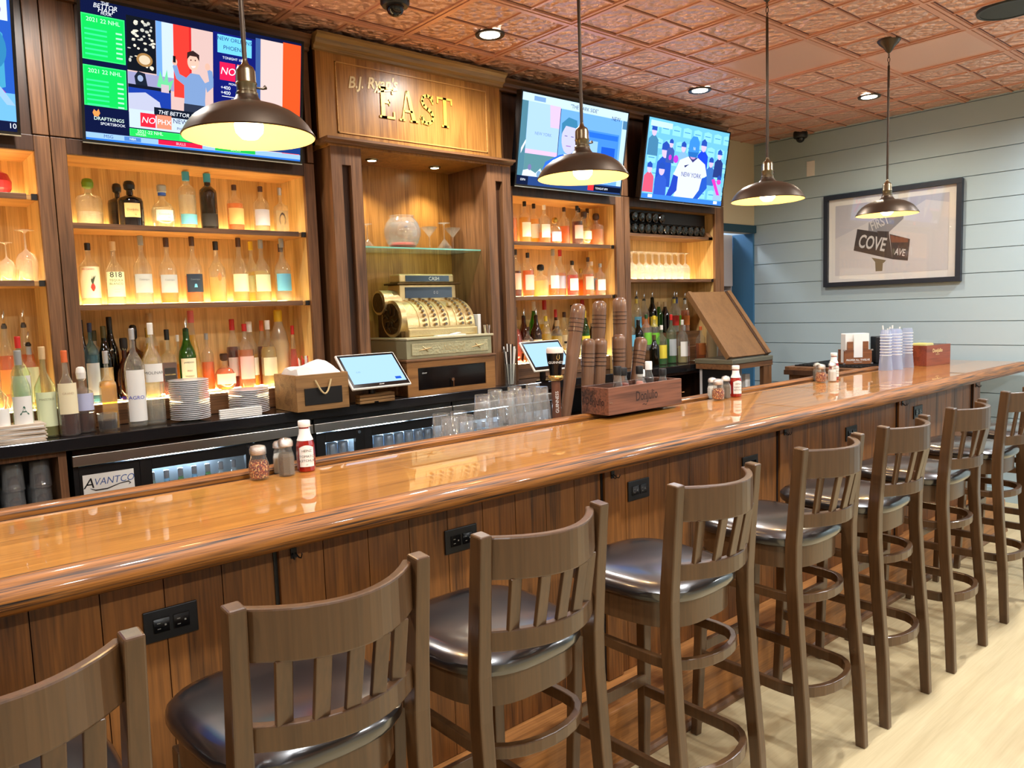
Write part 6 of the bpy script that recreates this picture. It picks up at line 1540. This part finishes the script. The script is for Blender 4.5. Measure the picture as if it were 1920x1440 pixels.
# ---- pedestal drawer and antique cash register
t = thing('drawer_pedestal', 'oak pedestal with black locked drawer under the antique cash register', 'drawer unit', (2.30, 3.550, ZC+0.0005))
m = MB().box(0, 0.62, 0.012, 0.40, 0, 0.190); m.build('oak_case', walnut_h, t, bevel=0.003)
m = MB().box(0, 0.07, 0, 0.012, 0, 0.19).box(0.55, 0.62, 0, 0.012, 0, 0.19).box(0.07, 0.55, 0, 0.012, 0.0, 0.03).box(0.07, 0.55, 0, 0.012, 0.155, 0.19); m.build('face_frame', wood('pedestal_oak', (108, 70, 34), (168, 118, 64), 'X', rough=0.45), t)
dr = MB().box(0.072, 0.548, 0.003, 0.0115, 0.032, 0.153).build('black_drawer', blackgloss, t, bevel=0.002)
MB().tube([(0.30, 0.004, 0.075), (0.30, -0.012, 0.075)], 0.010, 14).build('lock', chrome, dr); MB().box(0.297, 0.303, -0.016, -0.012, 0.035, 0.070).build('key', chrome, dr)
lettering('clover', 0.013, paper, dr, face_my((0.115, 0.0024, 0.125)))
MB().box(-0.008, 0.628, -0.008, 0.402, 0.1905, 0.204).build('top_board', walnut_h, t, bevel=0.003)
zr0 = ZC+0.2050
t = thing('antique_cash_register', 'ornate antique brass cash register with round side medallion', 'cash register', (2.315, 3.562, zr0))
marble = mat('silvered_drawer', (178, 174, 140), 0.35, metal=0.5, bump=0.3, bump_scale=50)
MB().box(0.0, 0.60, 0.006, 0.385, 0, 0.105).build('cash_drawer', marble, t, bevel=0.003)
MB().box(0.03, 0.57, 0.0, 0.006, 0.018, 0.085).build('drawer_front_panel', mat('drawer_front', (196, 190, 150), 0.35, metal=0.4, bump=0.8, bump_scale=70), t, bevel=0.003)
lettering('National', 0.045, gold, t, face_my((0.31, -0.0008, 0.052)), shear=0.4)
for xx in (0.12, 0.49):
    for k in range(4): MB().tube([(xx, -0.001, 0.052), (xx+0.05*math.cos(k*PI/2+0.4), -0.001, 0.052+0.018*math.sin(k*PI/2+0.4))], [0.006, 0.001], 6).build('leaf_ornament', gold, t)
MB().box(-0.006, 0.608, -0.008, 0.388, 0.1055, 0.118).build('marble_slab', mat('pale_ledge', (206, 196, 160), 0.3, metal=0.2), t, bevel=0.003)
z1 = 0.1185
# body: keyboard arc profile (y, z)
arcp = [(0.085, z1)] + [(0.085, z1+0.055)] + [(0.088+0.17*(1-math.cos(a)), z1+0.058+0.15*math.sin(a)) for a in [PI/2*k/10 for k in range(11)]]
prof = arcp + [(0.34, z1+0.215), (0.36, z1+0.18), (0.36, z1)]
MB().prism(prof, 0.07, 0.545).build('register_body', gold, t, smooth=True)
MB().box(0.065, 0.55, 0.070, 0.085, z1, z1+0.045).build('lower_plinth', gold, t, bevel=0.006)
# left side medallion housing
m = MB()
def disc(m, cy, cz, r, x0, x1, n=32):
    m.prism([(cy+r*math.cos(2*PI*k/n), cz+r*math.sin(2*PI*k/n)) for k in range(n)], x0, x1)
m = MB(); disc(m, 0.20, z1+0.105, 0.105, 0.035, 0.070); m.build('side_housing', gold, t, smooth=True)
m = MB(); disc(m, 0.20, z1+0.105, 0.088, 0.028, 0.035); m.build('side_medallion', golddark, t)
m = MB(); disc(m, 0.30, z1+0.200, 0.070, 0.015, 0.13); m.build('crank_drum', gold, t, smooth=True)
m = MB(); disc(m, 0.30, z1+0.200, 0.056, 0.009, 0.015); m.build('drum_medallion', golddark, t)
m = MB(); m.prism([(0.12, z1), (0.36, z1), (0.365, z1+0.20), (0.26, z1+0.22), (0.13, z1+0.12)], 0.045, 0.069); m.build('side_plate', golddark, t)
for k in range(8):
    a = k*PI/4; MB().tube([(0.026, 0.20+0.02*math.cos(a), z1+0.105+0.02*math.sin(a)), (0.024, 0.20+0.05*math.cos(a+0.4), z1+0.105+0.05*math.sin(a+0.4)), (0.026, 0.20+0.078*math.cos(a), z1+0.105+0.078*math.sin(a))], 0.0035, 6).build('scroll_ornament', brassdark, t, smooth=True)
# key columns
keym = mat('key_cap', (88, 78, 66), 0.3, coat=0.5); keyr = mat('key_rim', (180, 150, 96), 0.3, metal=0.8)
for ci, cxk in enumerate((0.185, 0.255, 0.325, 0.445, 0.505)):
    m = MB()
    for k in range(9):
        a = PI/2*(0.04+0.86*k/8)
        cy, cz = 0.088+0.17*(1-math.cos(a)), z1+0.058+0.15*math.sin(a)
        ny, nz = -math.cos(a), math.sin(a)*1.0
        m.mi(1).tube([(cxk, cy, cz), (cxk, cy+ny*0.012, cz+nz*0.012)], 0.0075, 10)
        m.mi(0).tube([(cxk, cy+ny*0.012, cz+nz*0.012), (cxk, cy+ny*0.015, cz+nz*0.015)], 0.0085, 10)
    m.build('key_column', [keym, keyr], t, smooth=True)
for cxk in (0.15, 0.22, 0.29, 0.36, 0.41, 0.475):
    m = MB().bar([(cxk, 0.086+0.172*(1-math.cos(a)), z1+0.058+0.152*math.sin(a)) for a in [PI/2*k/10 for k in range(11)]], 0.005, 0.006, up=(1, 0, 0)); m.build('dividing_rib', gold, t)
MB().box(0.38, 0.405, 0.125, 0.150, z1+0.17, z1+0.19).build('lever_knob', gold, t, bevel=0.003)
# display tower
MB().box(0.12, 0.52, 0.235, 0.36, z1+0.205, z1+0.300).build('display_case', gold, t, bevel=0.004)
MB().box(0.155, 0.49, 0.232, 0.235, z1+0.222, z1+0.285).build('display_window', mat('dark_window', (60, 70, 84), 0.08, coat=1), t)
MB().box(0.095, 0.545, 0.215, 0.365, z1+0.3005, z1+0.310).build('cornice', golddark, t, bevel=0.002)
MB().box(0.125, 0.515, 0.240, 0.35, z1+0.3105, z1+0.362).build('sign_top', gold, t, bevel=0.010, segs=3)
sg = MB().box(0.165, 0.475, 0.237, 0.240, z1+0.318, z1+0.353).build('sign_window', mat('dark_window', (60, 70, 84), 0.08, coat=1), t)
lettering('CASH', 0.030, paper, sg, face_my((0.365, 0.2362, z1+0.334)))
lettering('0 0', 0.026, mat('window_mark', (150, 156, 160), 0.5), D.objects['display_window'], face_my((0.37, 0.2312, z1+0.252)))
# papers, card and little glass on the ledge
zl = zr0+0.1185
t = thing('receipt_papers', 'loose white receipts lying before the register keys', 'papers', (2.63, 3.574, zl))
MB().box(-0.10, 0.10, 0.0, 0.040, 0.0, 0.006).build('paper_sheet', paper, t); mm = MB().at((0.03, 0.02, 0.007), rz=0.3, ry=-0.12); mm.box(-0.03, 0.05, -0.015, 0.018, 0.0, 0.003); mm.build('folded_receipt', paper, t)
t = thing('white_card_box', 'white upright card box right of the register keys', 'box', (2.8695, 3.632, zl))
MB().box(0.0, 0.022, 0.0, 0.05, 0.0, 0.115).build('white_case', white, t, bevel=0.002)
t = thing('shot_glass', 'little glass at the right end of the register ledge', 'glass', (2.905, 3.585, zl))
t.location = (2.895, 3.580, zl)
MB().lathe([(0.017, 0), (0.022, 0.05), (0.020, 0.05), (0.015, 0.006)], n=18, cap=False).build('glass_wall', chrome, t, smooth=True)

# ---- slanted wooden lid stand at the right end of the granite
t = thing('slanted_lid_stand', 'slanted wooden lid on a small stand at the right end of the back counter', 'stand', (0, 0, 0))
xa, xb = 4.88, 5.40
yb_, zb_, yt_, zt_ = 3.22, 1.165, 3.58, 1.655
dy, dz = yt_-yb_, zt_-zb_; ln = math.hypot(dy, dz); ny, nz = -dz/ln, dy/ln
def slab(x0, x1, off0, off1, name, m_, s0=0.0, s1=1.0):
    q0 = (yb_+dy*s0, zb_+dz*s0); q1 = (yb_+dy*s1, zb_+dz*s1)
    return MB().prism([(q0[0]+ny*off0, q0[1]+nz*off0), (q1[0]+ny*off0, q1[1]+nz*off0), (q1[0]+ny*off1, q1[1]+nz*off1), (q0[0]+ny*off1, q0[1]+nz*off1)], x0, x1).build(name, m_, t, bevel=0.002)
lidw = wood('lid_wood', (100, 70, 42), (140, 102, 64), 'Z', rough=0.5, contrast=0.5, scale=0.7)
slab(xa, xb, -0.02, 0.0, 'lid_panel', lidw); slab(xa-0.02, xa+0.018, -0.03, 0.010, 'lid_stile', lidw); slab(xb-0.050, xb-0.026, 0.0, 0.008, 'dark_batten', darkoak); slab(xb-0.025, xb+0.02, -0.03, 0.014, 'lid_stile', lidw)  # lid panel, side stiles and a dark oak batten by the right stile
MB().box(xa-0.02, xb+0.01, yb_-0.03, yb_+0.30, 1.115, 1.150).build('steel_edge', mat('hammered_steel', (150, 148, 130), 0.35, metal=0.8, bump=0.8, bump_scale=200), t, bevel=0.004)
MB().box(xa-0.02, xb+0.02, yb_-0.02, yb_+0.29, 1.075, 1.114).build('apron', walnut_h, t)
MB().box(xb-0.10, xb+0.015, yb_-0.015, yb_+0.02, 0.0, 1.074).build('front_post', walnut, t, bevel=0.003)
MB().box(xa, xb, yb_+0.24, yb_+0.27, 0.0, 1.074).build('rear_panel', mat('light_grey_panel', (206, 204, 206), 0.6), t)
MB().box(xa-0.01, xa+0.03, yb_-0.01, yb_+0.24, 0.0, 1.074).build('side_panel', black, t)
MB().box(xb-0.17, xb-0.105, yb_+0.10, yb_+0.13, 0.0, 1.01).build('white_device', white, t)
MB().prism([(yb_+0.02, 1.150), (yt_-0.03, zt_-0.08), (yt_-0.06, zt_-0.08), (yb_+0.02, 1.185)], xa-0.005, xa+0.012).build('lid_support', darkoak, t)

# ================================================================= glasses in the open cabinets, bottles in the coolers
def many(me, name, xs_, ys_, z, lab, cat, grp, s=1.0):
    for x in xs_:
        for y in ys_: put(me, name, x, y, z, lab, cat, grp, s=s)
many(short_me, 'short_glass', [0.08+0.095*k for k in range(6)], (3.64, 3.74), 0.8008, 'upturned rocks glass in the open cabinet at the left', 'glass', 'rocks glasses in the left open cabinet')
many(short_me, 'short_glass', [0.08+0.095*k for k in range(6)], (3.64,), 0.9125, 'upturned rocks glass stacked on another in the left cabinet', 'glass', 'stacked rocks glasses in the left open cabinet')
many(tumbler_me, 'pint_glass', [3.95+0.10*k for k in range(9)], (3.64, 3.75), 0.8005, 'upturned tall glass in the dark cabinet at the right', 'glass', 'tall glasses in the right dark cabinet')
def beer(x, y, z, gl, lab, grp, capc='silver'):
    return bottle(x, y, z, 0.031, 0.225, 'wine', gl, None, 0, capc, lab, 'beer bottle standing in the '+grp, 'beer bottles in the '+grp, rz=-0.2)
cg = ['greenish', 'blue', 'green', 'blue', 'green', 'clear', 'clear', 'blue']
for k in range(7): beer(0.995+0.062*k, 3.68, 0.6665, cg[k % 8], ['cyan', 'green', 'pale', 'white'][k % 4], 'refrigerator with the name plate')
can_me = lathe_mesh('can', [(0.026, 0), (0.031, 0.006), (0.031, 0.112), (0.026, 0.120), (0.001, 0.119)], mat('can_silver_blue', (190, 214, 236), 0.3, metal=0.7), 20)
for k in range(3): put(can_me, 'beer_can', 1.825+0.065*k, 3.68, 0.6665+0.0, 'silver blue can in the refrigerator behind the ketchup', 'can', 'cans in the middle refrigerator')
for k in range(3): put(can_me, 'beer_can', 1.825+0.065*k, 3.68, 0.7875, 'silver blue can stacked on another behind the ketchup', 'can', 'upper cans in the middle refrigerator')
for k in range(7): put(can_me, 'beer_can', 2.105+0.066*k, 3.68, 0.6665, 'silver blue can in the right half of the middle refrigerator', 'can', 'cans in the right half of the middle refrigerator')
for k in range(7): put(can_me, 'beer_can', 2.105+0.066*k, 3.68, 0.7875, 'upper silver blue can in the right half of the middle refrigerator', 'can', 'upper cans in the right half of the middle refrigerator')
for k in range(4): beer(2.72+0.066*k, 3.68, 0.6665, 'blue', 'cyan', 'refrigerator under the register')

# ================================================================= right wall: framed photograph, wall plate
t = thing('framed_photo', 'black framed photograph of FIRST ST and COVE AVE street signs', 'picture', (XR-0.0, 2.79, 2.056))
fw_, fh_ = 1.09, 0.775
def Fb(m, y0, y1, z0, z1, x0, x1): return m.box(x0, x1, y0, y1, z0, z1)
# local: y to the left as seen (towards +y), x into the room is negative
m = MB()
for (y0, y1, z0, z1) in ((-fw_/2, fw_/2, fh_/2-0.038, fh_/2), (-fw_/2, fw_/2, -fh_/2, -fh_/2+0.038), (-fw_/2, -fw_/2+0.038, -fh_/2+0.038, fh_/2-0.038), (fw_/2-0.038, fw_/2, -fh_/2+0.038, fh_/2-0.038)):
    m.box(-0.042, -0.001, y0, y1, z0, z1)
m.build('frame', mat('frame_black', (34, 40, 50), 0.4), t, bevel=0.001)
MB().box(-0.016, -0.004, -fw_/2+0.036, fw_/2-0.036, -fh_/2+0.036, fh_/2-0.036).build('mat_board', mat('mat_board', (250, 249, 247), 0.6), t)
MR = Matrix.Translation((-0.017, 0, 0)) @ Matrix.Rotation(-PI/2, 4, 'Z') @ Matrix.Rotation(PI/2, 4, 'X')
class WallPic:
    def __init__(s): s.mb = MB(); s.mats = []; s.z = 0.0
    def poly(s, pts, m_):
        if m_ not in s.mats: s.mats.append(m_)
        s.mb.mi(s.mats.index(m_)); s.z += 0.00015
        s.mb.X = MR; s.mb.add([(x, y, s.z) for x, y in pts], [tuple(range(len(pts)))]); return s
PW, PH = 0.90, 0.59
sk = [mat('photo_sky_%d' % i, c, 0.35) for i, c in enumerate(((206, 206, 216), (222, 221, 226), (196, 198, 212)))]
wp = WallPic()
wp.poly([(-PW/2, -PH/2), (PW/2, -PH/2), (PW/2, PH/2), (-PW/2, PH/2)], sk[1])
wp.poly([(-PW/2, 0.02), (-0.2, 0.12), (0.05, 0.24), (0.1, PH/2), (-PW/2, PH/2)], sk[0])
wp.poly([(0.1, 0.16), (0.28, 0.26), (PW/2, 0.22), (PW/2, PH/2), (0.1, PH/2)], sk[2])
pm = mat('photo_post', (120, 110, 90), 0.4); sd = mat('photo_sign_dark', (70, 62, 60), 0.4); sg_ = mat('photo_sign_grey', (150, 150, 158), 0.4); rw = mat('photo_redbrown', (130, 80, 60), 0.4); lt = mat('photo_letter', (216, 214, 214), 0.4)
wp.poly([(-0.105, -0.275), (-0.05, -0.275), (-0.045, -0.19), (-0.11, -0.19)], pm); wp.poly([(-0.14, -0.16), (-0.02, -0.19), (-0.04, -0.21), (-0.10, -0.21)], pm)
wp.poly([(-0.17, 0.03), (-0.165, 0.13), (0.12, 0.235), (0.11, 0.13), (0.0, 0.035), (-0.02, 0.02)], sg_)
wp.poly([(-0.29, -0.09), (-0.26, 0.085), (0.0, 0.02), (0.03, -0.185)], sd)
wp.poly([(0.005, 0.02), (0.165, -0.035), (0.15, -0.205), (0.03, -0.185)], sd); wp.poly([(0.01, 0.01), (0.15, -0.03), (0.15, -0.06), (0.02, -0.05)], rw)
wp.poly([(-0.10, 0.055), (0.0, 0.04), (0.0, 0.02), (-0.08, 0.03)], sd)
o = wp.mb.build('photograph', wp.mats, t)
MT = MR @ Matrix.Translation((0, 0, 0.0035))
lettering('FIRST', 0.105, lt, t, MT @ Matrix.Translation((-0.075, 0.115, 0)) @ Matrix.Rotation(0.33, 4, 'Z'), sx=0.62, bold=0.002)
lettering('ST', 0.060, lt, t, MT @ Matrix.Translation((0.075, 0.175, 0)) @ Matrix.Rotation(0.33, 4, 'Z'), sx=0.62, bold=0.001)
lettering('COVE', 0.150, lt, t, MT @ Matrix.Translation((-0.135, -0.045, 0)) @ Matrix.Rotation(-0.23, 4, 'Z'), sx=0.58, bold=0.003)
lettering('AVE', 0.075, lt, t, MT @ Matrix.Translation((0.09, -0.135, 0)) @ Matrix.Rotation(-0.23, 4, 'Z'), sx=0.62, bold=0.0015)
MB().box(-0.022, -0.0205, -fw_/2+0.038, fw_/2-0.038, -fh_/2+0.038, fh_/2-0.038).build('glazing', glass('picture_glazing', (255, 255, 255), body=0.0), t)
t = thing('wall_plate', 'white blank wall plate on the siding left of the framed photo', 'wall plate', (XR, 3.472, 2.705))
MB().box(-0.008, -0.0005, -0.037, 0.037, -0.065, 0.065).build('cover', white, t, bevel=0.002)
# passage shelves seen through the doorway
t = thing('passage_shelf', 'grey white shelf unit with cups seen through the doorway', 'shelf', (5.98, 4.26, 0))
MB().box(0, 0.035, 0, 0.30, 0, 2.05).build('upright', mat('shelf_white', (206, 200, 204), 0.5), t); MB().box(0.49, 0.515, 0, 0.30, 0, 2.05).build('upright', mat('shelf_white', (206, 200, 204), 0.5), t)
MB().box(0.035, 0.49, 0.28, 0.30, 0, 2.05).build('back_board', black, t)
for z in (0.9, 1.15, 1.40, 1.66, 1.92): MB().box(0.035, 0.49, 0, 0.28, z, z+0.02).build('shelf_board', mat('shelf_white', (206, 200, 204), 0.5), t)
MB().box(0.20, 0.49, -0.02, -0.001, 1.72, 2.20).build('white_door', mat('shelf_white', (206, 200, 204), 0.5), t)
for z in (1.42, 1.17):
    for k in range(4): put(tumbler_me, 'pint_glass', 6.07+0.10*k, 4.36, z+0.0005, 'clear cup on the shelves in the passage', 'glass', 'clear cups on the passage shelves')
l = D.lights.new('passage_lamp', 'POINT'); l.energy = 25; l.color = (0.95, 0.97, 1.0); l.shadow_soft_size = 0.1
pl = thing('passage_light', 'ceiling light inside the passage behind the doorway', 'light', (6.0, 4.7, 2.9))
lo = D.objects.new('passage_lamp', l); COL.objects.link(lo); lo.parent = pl; lo.location = (0, 0, -0.15)
MB().lathe([(0.001, -0.01), (0.08, -0.01), (0.09, 0.0), (0.09, 0.10), (0.001, 0.10)], n=20).build('lamp_body', emis('passage_diffuser', (255, 255, 255), 3), pl)
